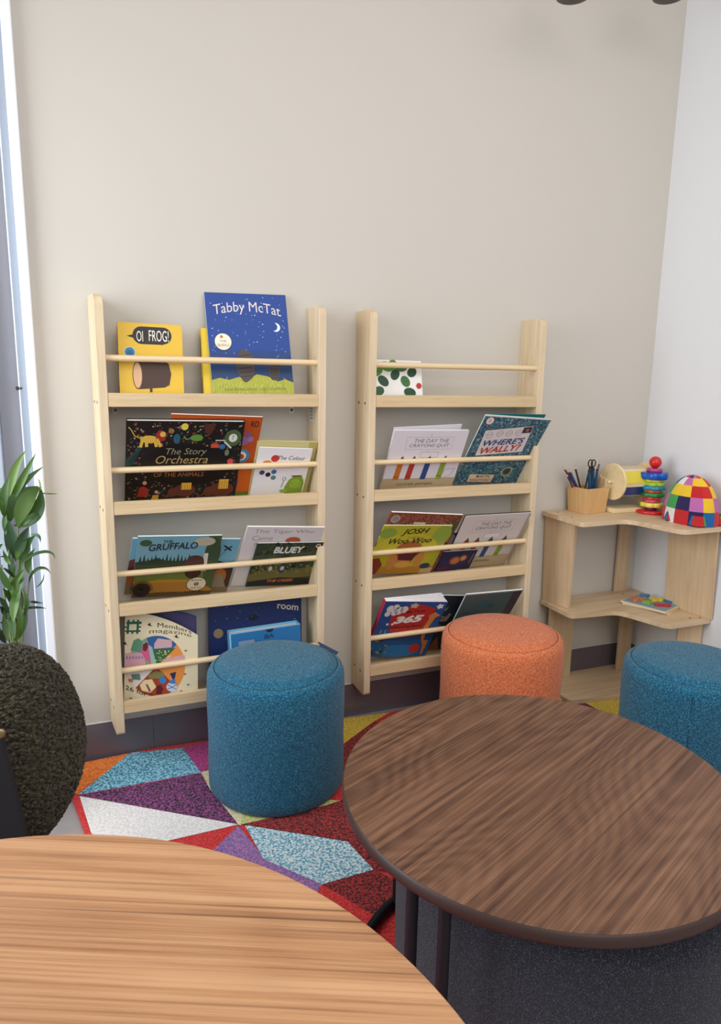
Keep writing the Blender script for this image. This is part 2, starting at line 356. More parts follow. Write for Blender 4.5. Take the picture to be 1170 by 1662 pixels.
P = {
'frog': ((0.0597, -0.0975, 1.1864), 0.1853, 0.2310, -8.00, -0.89),
'yell': ((0.3066, -0.0850, 1.1854), 0.1452, 0.2310, -14.00, -0.73),
'tabby': ((0.3339, -0.0978, 1.1836), 0.2616, 0.3454, -14.00, 1.28),
'cater': ((0.8691, -0.0974, 1.1853), 0.1879, 0.1450, -12.00, -0.53),
'orch': ((0.0623, -0.0323, 0.8688), 0.3440, 0.3062, 30.00, -1.26),
'orange': ((0.1808, -0.0168, 0.8731), 0.2759, 0.3226, 30.00, -2.60),
'colourY': ((0.4528, -0.0273, 0.8704), 0.2019, 0.2192, 28.00, -2.60),
'colour': ((0.4555, -0.0396, 0.8727), 0.1799, 0.1946, 28.00, -3.77),
'gruff': ((0.0674, -0.0368, 0.5599), 0.2527, 0.2703, 31.00, -4.20),
'gruffB': ((0.0465, -0.0370, 0.5736), 0.3313, 0.2465, 31.00, -5.96),
'tiger': ((0.3882, -0.0279, 0.5661), 0.2635, 0.2811, 33.00, -5.73),
'bluey': ((0.4386, -0.0313, 0.5590), 0.2301, 0.2120, 33.00, -4.46),
'crayons': ((0.9244, -0.0412, 0.8661), 0.2891, 0.2518, 26.00, -0.84),
'wally': ((1.2236, -0.0315, 0.8800), 0.2840, 0.3190, 33.00, -4.20),
'redB': ((0.8731, -0.0387, 0.5744), 0.2920, 0.2892, 31.00, -6.95),
'josh': ((0.8722, -0.0393, 0.5640), 0.2743, 0.2419, 31.00, -4.88),
'grey': ((1.0345, -0.0132, 0.5543), 0.1706, 0.2022, 31.00, -3.90),
'navy': ((1.1700, -0.0232, 0.5465), 0.1488, 0.1055, 33.00, -1.15),
'cray2': ((1.2033, -0.0145, 0.5470), 0.2824, 0.2844, 33.00, -0.72),
'b365': ((0.8698, -0.0618, 0.2560), 0.2588, 0.2624, 22.00, -8.16),
'owl': ((1.0408, -0.0252, 0.2458), 0.1811, 0.2673, 22.00, -8.20),
'teal': ((1.2076, -0.0196, 0.2294), 0.2488, 0.3111, 31.00, -2.04),
'room': ((0.3023, -0.0662, 0.2337), 0.3256, 0.2838, -8.00, -2.10),
'box': ((0.3749, -0.0979, 0.2219), 0.2465, 0.1965, -3.00, 1.65),
}
# --- first bookcase, top shelf
r, A = book(P['frog'], .022, 'e2b93a', 'yellow board book with black speech bubble and a brown log on the cover', spine='c99c34', rnd=.012, pagecol=mat('board_pages', (214, 188, 120), .6))
A.ell(.36, .845, .135, .112, '2a2422', n=30); A.rect(.36, .733, .7, .957, '2a2422'); A.ell(.7, .85, .13, .108, '2a2422', n=30)
A.poly([(.13, .83), (.27, .86), (.27, .80)], '2a2422')
A.text('OI', .285, .765, .385, .90, 'f2ece0', 0, .0); A.text('FROG!', .475, .775, .785, .915, 'f2ece0', 0, .0)
A.ell(.174, .625, .085, None, 'cfdce4'); A.ell(.174, .625, .078, None, '2f7fae'); A.ell(.174, .615, .05, None, '235f90')
A.poly([(.3, .51), (.7, .53), (.77, .49), (.806, .36), (.77, .22), (.7, .185), (.3, .155)], '4a332a')
for i in range(11): A.line([(.34, .18+i*.03), (.78, .215+i*.027)], .0008, '34231d', True)
A.nx(); A.ell(.28, .333, .078, .178, '5e4030', n=30); A.ell(.28, .333, .066, .162, 'd9ae86', n=30); A.rect(.46, .12, .5, .19, '4a332a')
A.build(r)
for i, (a0, a1) in enumerate(((.7, .95), (.4, .62), (.08, .2))):
    sp = MB(); sp.box((-.0006, .231*(a0+a1)/2, -.011), (.0008, .231*(a1-a0), .009), ink('241c18')); o = sp.build('spine_print', r); o['label'] = 'black block printed on the yellow spine'
r, A = book(P['yell'], .018, 'e6c532', 'yellow book standing behind the blue night-sky picture book', spine='d8b62c', rnd=.01, pagecol=MATS['board_pages'])
A.rect(.0, .0, .02, 1, 'd2ae28'); A.build(r)
sp = MB(); sp.box((-.0006, .17, -.009), (.0008, .07, .006), ink('4a3418')); sp.build('spine_print', r); sp = MB(); sp.box((-.0006, .05, -.009), (.0008, .05, .006), ink('6a4a20')); sp.build('spine_print', r)
r, A = book(P['tabby'], .007, '15408f', 'large blue picture book with stars, crescent moon and white title, on the top shelf', back='dfe6ee', spine='c8d4e6')
A.rect(0, .16, 1, .4, '1c3a68'); A.rect(0, .4, 1, .47, '183d7c')
A.scatter(70, (.03, .4, .97, .98), (.0009, .0022), ['9fc3ea', 'c8dcf2', '7fb0e6'], seed=5)
A.text('Tabby McTat', .09, .765, .915, .885, 'ddd2cc', 0, .0, warp=.04, slope=.0)
A.ell(.84, .69, .055, None, 'dff2f2'); A.ell(.81, .695, .05, None, '15408f')
A.ell(.175, .545, .108, None, '2b3560'); A.ell(.175, .55, .1, None, 'ede6d0'); A.text('THE', .135, .545, .215, .565, '7a5a3a'); A.text('GRUFFALO', .1, .505, .25, .53, '7a5a3a')
A.ell(.16, .595, .018, None, 'b07a4a')
A.poly([(0, .06), (0, .2), (.1, .22), (.2, .2), (.35, .23), (.45, .21), (.55, .25), (.68, .23), (.8, .18), (.9, .2), (1, .17), (1, .0), (0, 0)], 'a9ac3c')
for i in range(110):
    u = random.uniform(0, .98); v = random.uniform(.05, .2); A.line([(u, v), (u+random.uniform(-.02, .02), v+.03)], .0012, random.choice(['c9c24e', '8d9a34', 'd6cf6a', '76862e']), True)
A.nx()
# generic dark tufts where the cover carries its night figures
for cu, cv, ru, rv in ((.42, .33, .11, .15), (.77, .27, .07, .08)):
    A.ell(cu, cv, ru, rv, '4b423f', wob=.04, n=40)
    for i in range(6): A.line([(cu-ru*.7, cv-rv*.7+i*rv*.26), (cu+ru*.7, cv-rv*.62+i*rv*.26)], .0028, '2c2627', True)
    A.nx()
A.text('JULIA DONALDSON \u00b7 AXEL SCHEFFLER', .14, .093, .9, .125, '6b6a2a'); A.build(r)
# --- first bookcase, second shelf
r, A = book(P['orange'], .006, 'b2501e', 'orange picture book leaning behind the black confetti-patterned book', back='8e3c1c')
A.rect(0, 0, 1, .09, '6e7d2c'); A.rect(0, .09, 1, .4, 'd4661e'); A.text('RD', .88, .885, .97, .95, '301a20', 0, .01)
A.ell(.83, .72, .05, .05, '8a6aa2'); A.ell(.9, .74, .035, .035, '9a74b0'); A.ell(.86, .8, .03, .03, '7a5a94')
A.ell(.82, .54, .1, None, '3f8db4'); A.ell(.82, .54, .065, None, 'e8d8c8'); A.ell(.82, .53, .04, None, '9a4a34'); A.ell(.78, .2, .06, .17, '7a5488'); A.build(r)
r, A = book(P['orch'], .014, '1b1714', 'wide black book covered in small coloured motifs with gold lettering', hard=True, back='1b1714')
AV = lambda u, v: ((u-.52)/.4)**2+((v-.47)/.26)**2 < 1
A.scatter(560, (.015, .02, .985, .985), (.0016, .0048), ['8c867a', '8a3228', '2a4e6e', '48622f', '96762e', '8a5060', '523c68', 'a09888', '2e5448', '8a4e26', '20382c', '3a2a24'], AV, 7)
A.ell(.52, .47, .4, .255, '14120f', n=60)
for k in range(7): A.line([(.0, .42+k*.02), (.06+.012*k, .52+k*.03)], .005, '24443a', True)
A.nx()
# lion
A.ell(.19, .79, .075, .045, 'd6b24a'); A.ell(.285, .83, .045, .068, '9a2e28', wob=.06, n=40); A.ell(.3, .85, .024, .032, 'd9b154')
for q in ((.135, .79, .12, .705), (.165, .78, .17, .71), (.235, .79, .25, .71), (.255, .79, .285, .71)): A.line([(q[0], q[1]), (q[2], q[3])], .009, 'd6b24a', True)
A.nx(); A.line([(.12, .8), (.07, .83), (.04, .9), (.02, .93)], .0025, 'd6b24a')
A.ell(.59, .81, .055, .04, '5f8a3e'); A.line([(.55, .81), (.5, .79), (.48, .83)], .004, '5f8a3e'); A.ell(.48, .94, .03, .04, 'd8c84a'); A.ell(.37, .89, .025, .03, '8a6a3a')
A.ell(.91, .81, .075, .1, '47603a'); A.ell(.91, .81, .038, .05, 'd8d8d0'); A.line([(.908, .79), (.908, .84), (.92, .83)], .0016, '20201c'); A.line([(.84, .78), (.76, .78)], .004, 'c8c8c0'); A.line([(.84, .76), (.9, .69)], .006, 'c8c8c0')
A.rect(.72, .69, .79, .74, 'c05030'); A.ell(.42, .8, .03, .06, '2a5a6a'); A.ell(.82, .705, .03, .03, '3a6a9a'); A.ell(.91, .52, .028, .035, 'c84a44'); A.ell(.87, .63, .02, .04, '6a7a5a')
A.poly([(.64, .98), (.66, .88), (.7, .84), (.73, .9), (.75, .98)], '4e2c20')
# elephants, seated children
for cu, sc in ((.52, 1.), (.86, 1.15)):
    A.ell(cu, .15, .1*sc, .085*sc, '5e2e22'); A.ell(cu-.1*sc, .13, .05, .06*sc, '5e2e22'); A.line([(cu-.13*sc, .12), (cu-.17*sc, .06), (cu-.19*sc, .1)], .007, '5e2e22'); A.rect(cu-.03, .16, cu+.06, .25*sc, 'd8a63e')
    for i in range(4): A.line([(cu-.02+i*.022, .165), (cu-.02+i*.022, .23*sc)], .0014, '8a5a20', True)
    A.nx()
A.poly([(.1, .08), (.12, .2), (.16, .22), (.2, .17), (.2, .08)], '9a2a24'); A.ell(.165, .26, .018, .025, 'c89078'); A.poly([(.22, .02), (.24, .1), (.29, .1), (.29, .02)], 'c89a3a'); A.ell(.27, .14, .016, .022, 'c89078')
A.text('The Story', .335, .59, .69, .69, '8f8b6e', .3, .0); A.text('Orchestra', .25, .50, .705, .60, 'a08a58', .3, .004); A.text('OF THE ANIMALS', .24, .335, .68, .39, 'a8653e', .0, .0)
A.build(r)
r, A = book(P['colourY'], .008, 'cfc588', 'pale yellow hardback leaning behind the small white book', hard=True); A.rect(.86, .0, 1, 1, 'b5ab62'); A.build(r)
r, A = book(P['colour'], .005, 'e6e4e8', 'small white book with coloured scribble balls and a green shape on the cover')
A.ell(.33, .79, .075, None, 'c23a2c'); A.ell(.2, .7, .085, .05, 'd48a34')
for q, c in (((.14, .5), '2c4a78'), ((.26, .46), '23262e'), ((.36, .52), '2f6ea6'), ((.37, .4), '5f7f86')): A.ell(*q, .05, None, c)
A.text('The Colour', .38, .77, .9, .85, '2c2a2c', .2, -.004); A.text('Monster', .42, .66, .84, .72, '2c2a2c', .2, -.004)
A.poly([(.66, .0), (.62, .2), (.68, .36), (.76, .44), (.92, .44), (.98, .3), (.98, .02)], '7f9a34'); A.ell(.82, .28, .12, .1, '8fae3c'); A.ell(.62, .12, .08, .04, '8fae3c')
for i in range(40):
    u = random.uniform(.66, .96); v = random.uniform(.04, .4); A.line([(u, v), (u+.03, v+random.uniform(-.03, .03))], .0009, '5a7424', True)
A.nx(); A.line([(.72, .44), (.9, .45)], .004, '22241c'); A.line([(.56, .2), (.58, .34)], .0016, '2c2a2c'); A.ell(.585, .38, .035, None, '2c2a2c'); A.ell(.585, .38, .026, None, 'e6e4e8'); A.build(r)
# --- first bookcase, third shelf
r, A = book(P['gruffB'], .005, '6aa0b4', 'landscape picture book with blue sky and red trees, behind the forest book')
A.rect(0, 0, 1, .2, '7a6a4c'); A.poly([(0, .2), (0, .62), (.06, .66), (.1, .5), (.14, .2)], '5c2a22'); A.rect(.0, .2, .12, .4, 'a2552c')
A.poly([(.78, .2), (.8, .62), (.9, .58), (1, .6), (1, .1), (.8, .1)], '3e2c26'); A.ell(.88, .3, .07, .16, 'b0642c'); A.poly([(.8, .1), (.86, .4), (.92, .3), (.97, .1)], '8a7a68')
A.line([(.86, .88), (.93, .8)], .006, '1c2024'); A.line([(.87, .8), (.93, .87)], .005, '1c2024'); A.line([(.8, .62), (.88, .78)], .001, '2a3a34'); A.build(r)
r, A = book(P['gruff'], .0055, '6f9fae', 'picture book with forest, stream and round white disc sticker on the cover')
A.poly([(0, .4), (0, .6), (.15, .62), (.25, .66), (.35, .62), (.5, .6), (.7, .62), (.7, .35), (0, .35)], '2c3a26')
for i in range(14): A.poly([(.03+i*.045, .55), (.055+i*.045, .7+.03*math.sin(i*2)), (.08+i*.045, .55)], '24341f', True)
A.nx(); A.poly([(0, .25), (0, .45), (.3, .42), (.6, .46), (1, .4), (1, .25)], '6a7a34'); A.rect(0, .0, 1, .27, 'a9762e'); A.poly([(0, .24), (.3, .3), (.7, .28), (1, .32), (1, .24)], 'b5822e'); A.rect(0, 0, 1, .07, '5a4a32')
A.poly([(.86, .2), (.84, 1), (1, 1), (1, .1)], '4a5a34'); A.ell(.92, .7, .1, .28, '38492c'); A.poly([(.8, .42), (.82, .72), (.87, .72), (.88, .42)], 'c8c4b8')
A.ell(.72, .56, .12, .13, '4c2c22', wob=.03, n=40); A.ell(.72, .4, .1, .1, '3e261f', wob=.03, n=40)
A.ell(.1, .9, .07, .05, '3a5230'); A.ell(.8, .91, .13, .07, 'b2a890')
A.ell(.11, .13, .11, .12, '241c1a', wob=.0); 
for i in range(16): 
    a = i*.2; A.line([(.11, .13), (.11+.14*math.cos(a), .13+.155*math.sin(a))], .003, '241c1a', True)
A.nx(); A.text('THE', .3, .9, .41, .94, '1d2428', 0, .01); A.text('GRUFFALO', .14, .77, .72, .875, '1d2428', .1, .014, warp=.008, slope=.03)
A.ell(.79, .2, .13, None, '3a2c20'); A.ell(.79, .2, .122, None, 'ded2b4'); A.ell(.79, .2, .03, None, '2c2620'); A.ell(.79, .2, .012, None, 'ded2b4')
A.text('BOOK', .72, .255, .86, .285, '5a4634'); A.text('AND CD', .72, .12, .86, .15, '5a4634'); A.text('Julia Donaldson', .27, .05, .56, .085, '40301e', .2); A.text('Axel Scheffler', .64, .05, .9, .085, '40301e', .2); A.build(r)
r, A = book(P['tiger'], .006, 'd4cdce', 'tall off-white picture book leaning out behind the dark forest-camp book', back='c8c2c2')
A.text('The Tiger Who', .105, .885, .88, .96, 'a08c86', .1, .0); A.text('Came', .1, .78, .36, .86, 'a89088', .1, 0); A.text('to Tea', .14, .7, .4, .75, 'a89088', .1, 0)
A.ell(.63, .78, .1, .06, 'b0533a'); A.build(r)
r, A = book(P['bluey'], .005, '33402e', 'dark green picture book with white title and orange lower lettering, in front of off-white book')
A.scatter(160, (.02, .02, .98, .98), (.003, .012), ['27331f', '3f5232', '1f2a22', '4c5c38', '2e3a34'], seed=3)
A.poly([(0, .3), (.3, .4), (.6, .36), (1, .45), (1, .2), (0, .12)], '6a6438'); A.poly([(0, 0), (0, .12), (.5, .2), (1, .14), (1, 0)], '1c2226'); A.scatter(80, (.02, .3, .98, .5), (.002, .006), ['8a7a44', '4c5c38', 'a08a50'], seed=9)
A.ell(.3, .42, .03, .05, 'c8c4bc'); A.ell(.48, .4, .05, .1, '39424c'); A.ell(.48, .42, .03, .05, 'c8c4bc')
A.text('BLUEY', .27, .775, .73, .92, 'd8d8d4', .15, .04, warp=-.01); A.text('THE CREEK', .3, .09, .72, .155, 'c8702e', .2, .03); A.ell(.93, .92, .04, None, 'd8d0c4'); A.ell(.93, .92, .025, None, '8a4a34'); A.build(r)
# --- first bookcase, bottom shelf
MQ = [ony(201, 1150, -.1), ony(321, 1134, -.112), ony(321, 1031, -.104), ony(203, 993, -.078)]
nrm = (MQ[1]-MQ[0]).cross(MQ[3]-MQ[0]).normalized()
def magazine(name, quad, th, col, label):
    n = (quad[1]-quad[0]).cross(quad[3]-quad[0]).normalized(); O = quad[0]; X = (quad[1]-O).normalized(); Y = n.cross(X)
    M = Matrix(((X.x, Y.x, n.x, O.x), (X.y, Y.y, n.y, O.y), (X.z, Y.z, n.z, O.z), (0, 0, 0, 1))); Mi = M.inverted(); q = [Mi @ p for p in quad]
    b = MB(); N = 12; g = []
    for s_ in (0, -th):
        for j in range(N+1):
            for i in range(N+1):
                u, v = i/N, j/N; p = q[0]*(1-u)*(1-v)+q[1]*u*(1-v)+q[2]*u*v+q[3]*(1-u)*v; g.append((p.x, p.y+(q[3]-q[0]).length*.24*u*(1-u)*v, p.z+s_))
    K = (N+1)**2; fs = []; 
    for j in range(N):
        for i in range(N):
            a = j*(N+1)+i; fs.append((a, a+1, a+N+2, a+N+1)); fs.append((K+a+N+1, K+a+N+2, K+a+1, K+a))
    b.add(g, fs, ink(col)); ed = []
    rim = [i for i in range(N+1)]+[(j+1)*(N+1)-1 for j in range(1, N+1)]+[K-2-i for i in range(N)]+[(N-j)*(N+1) for j in range(1, N)]
    for a, c in zip(rim, rim[1:]+rim[:1]): ed.append((a, K+a, K+c, c))
    b.add(g, ed, PAPER)
    o = b.build(name, M=M); tag(o, label, 'magazine'); w = (q[1]-q[0]).length; h = (q[3]-q[0]).length
    return o, Art(w, h, q)
back = [p+Vector((.004, .02, .0)) for p in (MQ[0], MQ[1], ony(318, 1003, -.09), ony(210, 998, -.078))]
o, A = magazine('magazine', back, .003, '3a3a62', 'dark blue magazine whose corner shows behind the cream magazine')
A.rect(.5, .8, .98, .98, '46406a'); A.build(o)
o, A = magazine('magazine', MQ, .003, 'd9ceac', 'cream floppy magazine with green square emblem and round illustration, bottom shelf')
def mpx(x, y):   # zoomed picture of the magazine (1170x1343 view) to its own u,v
    px = 195+x/8.667; py = 990+y/8.667
    v = 1-(py-(993+38*((px-203)/118)))/((1150-16*(px-201)/120)-(993+38*((px-203)/118))); u = (px-201.5)/119.5; return (u, v/(1+.24*max(0, u*(1-u))))
S = lambda *q: [mpx(*p) for p in q]
G = '1f5a45'
for q in ((75, 160, 290, 190), (60, 280, 275, 300)): A.poly(S((q[0], q[1]), (q[2], q[1]), (q[2], q[3]+5), (q[0], q[3]+5)), G, True)
A.nx()
for x0 in (90, 225): A.poly(S((x0, 135), (x0+32, 135), (x0+20, 330), (x0-12, 330)), G, True)
A.nx()
for (x0, y0) in ((165, 135), (150, 300)): A.poly(S((x0, y0), (x0+28, y0), (x0+24, y0+30), (x0-4, y0+30)), G, True)
for (x0, y0) in ((55, 225), (245, 225)): A.poly(S((x0, y0), (x0+40, y0), (x0+36, y0+22), (x0-4, y0+22)), G, True)
A.nx()
def mtext(t, x0, y0, x1, y1, h, c, bold=.0):
    a = mpx(x0, y0); b_ = mpx(x1, y1); hh = mpx(x0, y0-h)[1]-a[1]
    A.text(t, a[0], a[1], b_[0], a[1]+hh, c, 0, bold, slope=b_[1]-a[1])
mtext('Members', 515, 250, 1000, 345, 66, '22241c', .0); mtext('magazine', 400, 350, 1000, 405, 75, '22241c', -.004)
def sector(cx, cy, R, a0, a1, c, ry=1.05):
    A.poly(S((cx, cy), *[(cx+R*math.cos(math.radians(a)), cy-R*ry*math.sin(math.radians(a))) for a in [a0+(a1-a0)*i/14 for i in range(15)]]), c)
sector(500, 790, 405, 45, 110, '2d5a94'); sector(500, 790, 405, 110, 180, '7f9a86'); sector(500, 790, 405, -45, 45, 'd98a3e'); sector(500, 790, 405, 180, 225, 'd6cfc8'); sector(500, 790, 405, 225, 315, '9a3c26')
A.poly(S((470, 470), (520, 400), (720, 430), (720, 530), (465, 545)), 'c2a2a8'); A.poly(S((465, 550), (770, 540), (540, 760), (480, 760)), '35603a')
A.poly(S((60, 600), (320, 590), (350, 760), (60, 810)), 'c99aa6'); A.poly(S((140, 560), (180, 420), (250, 390), (300, 440), (300, 600)), '5a8a72')
A.poly(S((280, 580), (330, 480), (400, 530), (440, 640), (420, 750), (340, 680)), 'c85a86'); A.poly(S((310, 560), (310, 480), (360, 450), (400, 490), (350, 580)), '6a2430'); A.poly(S((380, 480), (440, 520), (500, 760), (430, 760)), '8fb0a8')
R_ = random.Random(3)
for i in range(40):
    x = R_.uniform(480, 700); y = R_.uniform(570, 740)
    if x+y < 1370: A.poly(S((x-9, y), (x, y-9), (x+9, y), (x, y+9)), 'd8d89a', True)
for i in range(6): A.poly(S((80+i*42, 640+8*(i % 2)), (104+i*42, 640+8*(i % 2)), (104+i*42, 680), (80+i*42, 680)), '8a7a9a', True)
A.nx(); A.poly(S((600, 700), (820, 640), (900, 640), (900, 710), (600, 745)), 'c49aa0'); A.poly(S((380, 920), (480, 860), (600, 880), (620, 960), (400, 960)), '7a7a4a')
A.poly(S((270, 1050), (330, 980), (440, 970), (500, 1080), (420, 1160), (300, 1130)), 'dcc894'); A.poly(S((500, 1070), (560, 1050), (600, 1110), (570, 1180), (500, 1180)), '5a1c20'); A.poly(S((350, 1040), (380, 1040), (430, 1140), (400, 1150)), '7a4a6a')
A.poly(S(*[(720+80*math.cos(a*.5), 1080+68*math.sin(a*.5)) for a in range(12)]), 'b9c6dc'); A.poly(S(*[(590+52*math.cos(a*.5), 985+50*math.sin(a*.5)) for a in range(12)]), '3a7ab4'); A.poly(S((690, 890), (780, 870), (760, 960), (740, 990)), '252a56'); A.poly(S((680, 1000), (760, 960), (770, 1040), (690, 1030)), '3a7ab4')
A.line(S((660, 1050), (720, 1085), (780, 1050)), .002, '283a60', True); A.line(S((660, 1110), (720, 1085), (780, 1110)), .002, '283a60')
A.poly(S((150, 900), (270, 890), (280, 980), (170, 970)), '5a7a6a'); A.poly(S((110, 960), (180, 960), (170, 1010), (120, 1000)), 'b0664a')
for q in ((400, 205), (60, 460), (780, 380)): A.poly(S((q[0]-30, q[1]), (q[0]+10, q[1]-25), (q[0]+15, q[1]+5), (q[0]+40, q[1]+25), (q[0], q[1]+15)), '1e1c1c', True)
A.nx(); mtext('26 for 20', 75, 1110, 520, 1260, 62, '22301e', .0); pass
for q in ((915, 575, 'a8485a'), (905, 900, 'a0603a'), (950, 1050, '6a6a7a'), (850, 1140, 'b0543a'), (150, 1240, '8a3020'), (210, 1260, '30201c'), (700, 1190, 'b0543a')): A.poly(S((q[0]-22, q[1]), (q[0], q[1]-16), (q[0]+22, q[1]), (q[0], q[1]+12)), q[2], True)
A.nx(); A.build(o)
r, A = book(P['room'], .006, '16285c', 'large dark navy picture book standing behind the light blue boxed set')
A.text('room', .73, .87, .965, .93, 'd8cdb8', .1, .01, slope=-.045); A.ell(.1, .62, .05, None, '8a7458'); A.ell(.47, .78, .05, .04, '101828'); A.scatter(40, (.05, .3, .95, .95), (.0008, .002), ['c8d0e0', '5a6a9a'], seed=2); A.build(r)
O, w, h, a, rr = P['box']; M = frame(O, a, rr); b = MB(); th = .042; c_ = ink('2c6fa8'); c2 = ink('6fb4dc')
b.box((w/2, h/2, -.0008), (w, h, .0016), c_); b.box((w/2, h/2, -th), (w, h, .0016), c2); b.box((.0008, h/2, -th/2), (.0016, h, th), c2); b.box((w-.0008, h/2, -th/2), (.0016, h, th), c2); b.box((w/2, .0008, -th/2), (w-.004, .0014, th-.002), c2)
root = b.build('boxed_book_set', M=M); tag(root, 'light blue slipcase of thin books, top open, just behind the teal pouf', 'book set')
for i in range(9): b = MB(); b.box((w/2, h/2-.002, -.0042-i*.0042), (w-.006, h-.010, .0034), mat('slip_pages', (226, 222, 214), .7)); b.build('booklet', root)
A = Art(w, h); A.rect(.12, .62, .34, .84, '7f93b0'); A.text('BA', .48, .82, .62, .9, '24405e', .1, .03); A.ell(.56, 1.0, .06, None, '1e2c3c', 180, 360); A.rect(.0, .985, 1, 1, '8cc4e4'); A.rect(0, 0, .02, 1, '8cc4e4'); A.build(root)
# --- second bookcase, top shelf
r, A = book(P['cater'], .012, 'eceae6', 'small white board book with green leafy blobs and a red disc')
for (cu, cv, ru, ro) in ((.10, .72, .13, 30), (.22, .50, .12, -40), (.12, .26, .11, 15), (.30, .84, .13, -20), (.46, .66, .11, 60), (.60, .84, .12, 10), (.66, .50, .11, -55), (.80, .72, .10, 35), (.74, .24, .12, -10), (.42, .88, .10, 80)):
    A.ell(cu, cv, ru, .11, random.choice(['2f5a34', '3e6e3a', '5a8a3a', '28492f']), rot=ro, n=30); A.line([(cu-.05, cv), (cu+.05, cv)], .0012, '23401f')
A.ell(.93, .40, .055, None, 'b8352c'); A.text('by', .8, .86, .86, .9, '8a8480'); A.rect(.18, .1, .6, .14, 'd8d4cc'); A.build(r)
# --- second bookcase, second shelf
CR = [('c8702e', .13), ('b23a30', .29), ('2c4a86', .5), ('8aa03a', .72)]
def crayon_cover(A, k=1.):
    A.rect(0, .0, 1, .22, 'b8a584'); A.rect(.19, .70, .82, .90, '9a9494'); A.rect(.193, .704, .817, .896, 'd9d4da' if k > 0 else 'cfc8c6')
    A.text('THE DAY THE', .29, .81, .76, .87, '57564e', .1, -.004); A.text('CRAYONS QUIT', .24, .73, .78, .79, '5a5656', .1, 0); A.line([(.5, .9), (.5, .96)], .001, '8a8484'); A.line([(.5, .7), (.5, .66)], .001, '8a8484')
    A.rect(.42, .57, .66, .66, 'b08a90'); A.rect(.424, .575, .656, .655, 'd9d4da')
    for c, u in CR:
        A.poly([(u, .2), (u+.075, .2), (u+.095, .52), (u+.02, .52)], c, True); A.poly([(u+.02, .52), (u+.095, .52), (u+.06, .6)], '5a4a40', True)
    A.nx()
    for c, u in CR: A.line([(u+.005, .25), (u+.078, .25)], .002, '3a3026', True); A.line([(u+.015, .47), (u+.09, .47)], .002, '3a3026', True)
    A.nx(); A.line([(.78, .2), (.92, .26), (.96, .38), (.82, .36), (.78, .2)], .0012, '8a8068'); A.text('OLIVER JEFFERS', .2, .09, .7, .14, '6a5a44')
cb = (lambda p: ((p[0][0]+.016, p[0][1]+.016, p[0][2]+.002), p[1]-.012, p[2]+.008, p[3]-1.5, p[4]))(P['crayons'])
r, A = book(P['crayons'], .010, 'd9d4da', 'white crayon picture book beside the large teal crowd-patterned book', hard=True, back='e4e0e4'); crayon_cover(A); A.build(r)
b = MB(); b.hexa([(.002, .02, -.0135), (.27, .02, -.0135), (.27, .02, -.0115), (.002, .02, -.0115), (.002, .256, -.0165), (.27, .262, -.0300), (.27, .262, -.0282), (.002, .256, -.0145)], ink('dedbe0')); o = b.build('back_cover', r); o['label'] = 'white back cover standing open behind'
# --- Wally
m = mat('crowd_print', (60, 100, 110), .45); n_, l_, b_ = nodes(m); tc = coord(m, (1, 1, 1)); vo = n_.new('ShaderNodeTexVoronoi'); vo.inputs['Scale'].default_value = 170; l_.new(tc, vo.inputs['Vector'])
sx = n_.new('ShaderNodeSeparateColor'); l_.new(vo.outputs['Color'], sx.inputs[0])
l_.new(ramp(m, sx.outputs[0], [(0, (22, 40, 62)), (.3, (44, 92, 112)), (.55, (70, 130, 140)), (.8, (36, 58, 96)), (1, (150, 170, 168))]), b_.inputs['Base Color'])
r, A = book(P['wally'], .005, '2f6a74', 'large teal crowd-patterned book with white title panel', back='23706e', spine='dfe4e4')
A.rect(.0, .0, 1, .985, m); A.rect(0, .985, 1, 1, 'e4e6e4')
A.ell(.1, .925, .065, None, '30283a'); A.ell(.1, .925, .055, None, 'e0cfcf'); A.text('1', .085, .905, .112, .945, 'b03a34', .2)
A.poly([(.125, .43), (.099, .80), (.79, .90), (.82, .515)], '3a3440'); A.poly([(.13, .438), (.104, .794), (.784, .893), (.814, .522)], 'd6cfcf')
for u, v in ((.192, .736), (.335, .763), (.47, .773), (.61, .79)): A.ell(u, v, .05, None, 'a49ea2'); A.ell(u, v, .042, None, 'd0c9ca'); A.line([(u-.045, v), (u+.045, v+.01)], .002, 'a49ea2')
A.poly([(.655, .785), (.65, .865), (.775, .885), (.785, .80)], '2a2640'); A.ell(.72, .83, .025, None, 'b0584a')
A.text("WHERE'S", .155, .575, .75, .66, '22427e', .15, .02, slope=.07); A.text('WALLY?', .165, .462, .745, .555, 'b23830', .15, .02, slope=.08)
A.rect(.19, .04, .58, .172, '3a2c2a'); A.rect(.195, .046, .575, .166, 'd8c4a6'); A.text('MARTIN', .3, .115, .52, .155, '2a2626', .2, .01); A.text('HANDFORD', .22, .055, .55, .10, 'a03a30', .2, .01)
A.ell(.74, .22, .085, None, 'b0a458'); A.ell(.74, .22, .068, None, '4c6a70'); A.ell(.74, .22, .045, None, '3a3a44')
A.build(r)
b = MB(); O, w, h, a, rr = P['wally']; 
b.hexa([(.002, .01, -.009), (w-.004, .01, -.009), (w-.004, .01, -.0082), (.002, .01, -.0082), (.002, h, -.0062), (w-.012, h+.002, -.026), (w-.012, h+.002, -.0252), (.002, h, -.0054)], ink('24787a')); o = b.build('back_cover', r); o['label'] = 'plain teal back cover bent away'
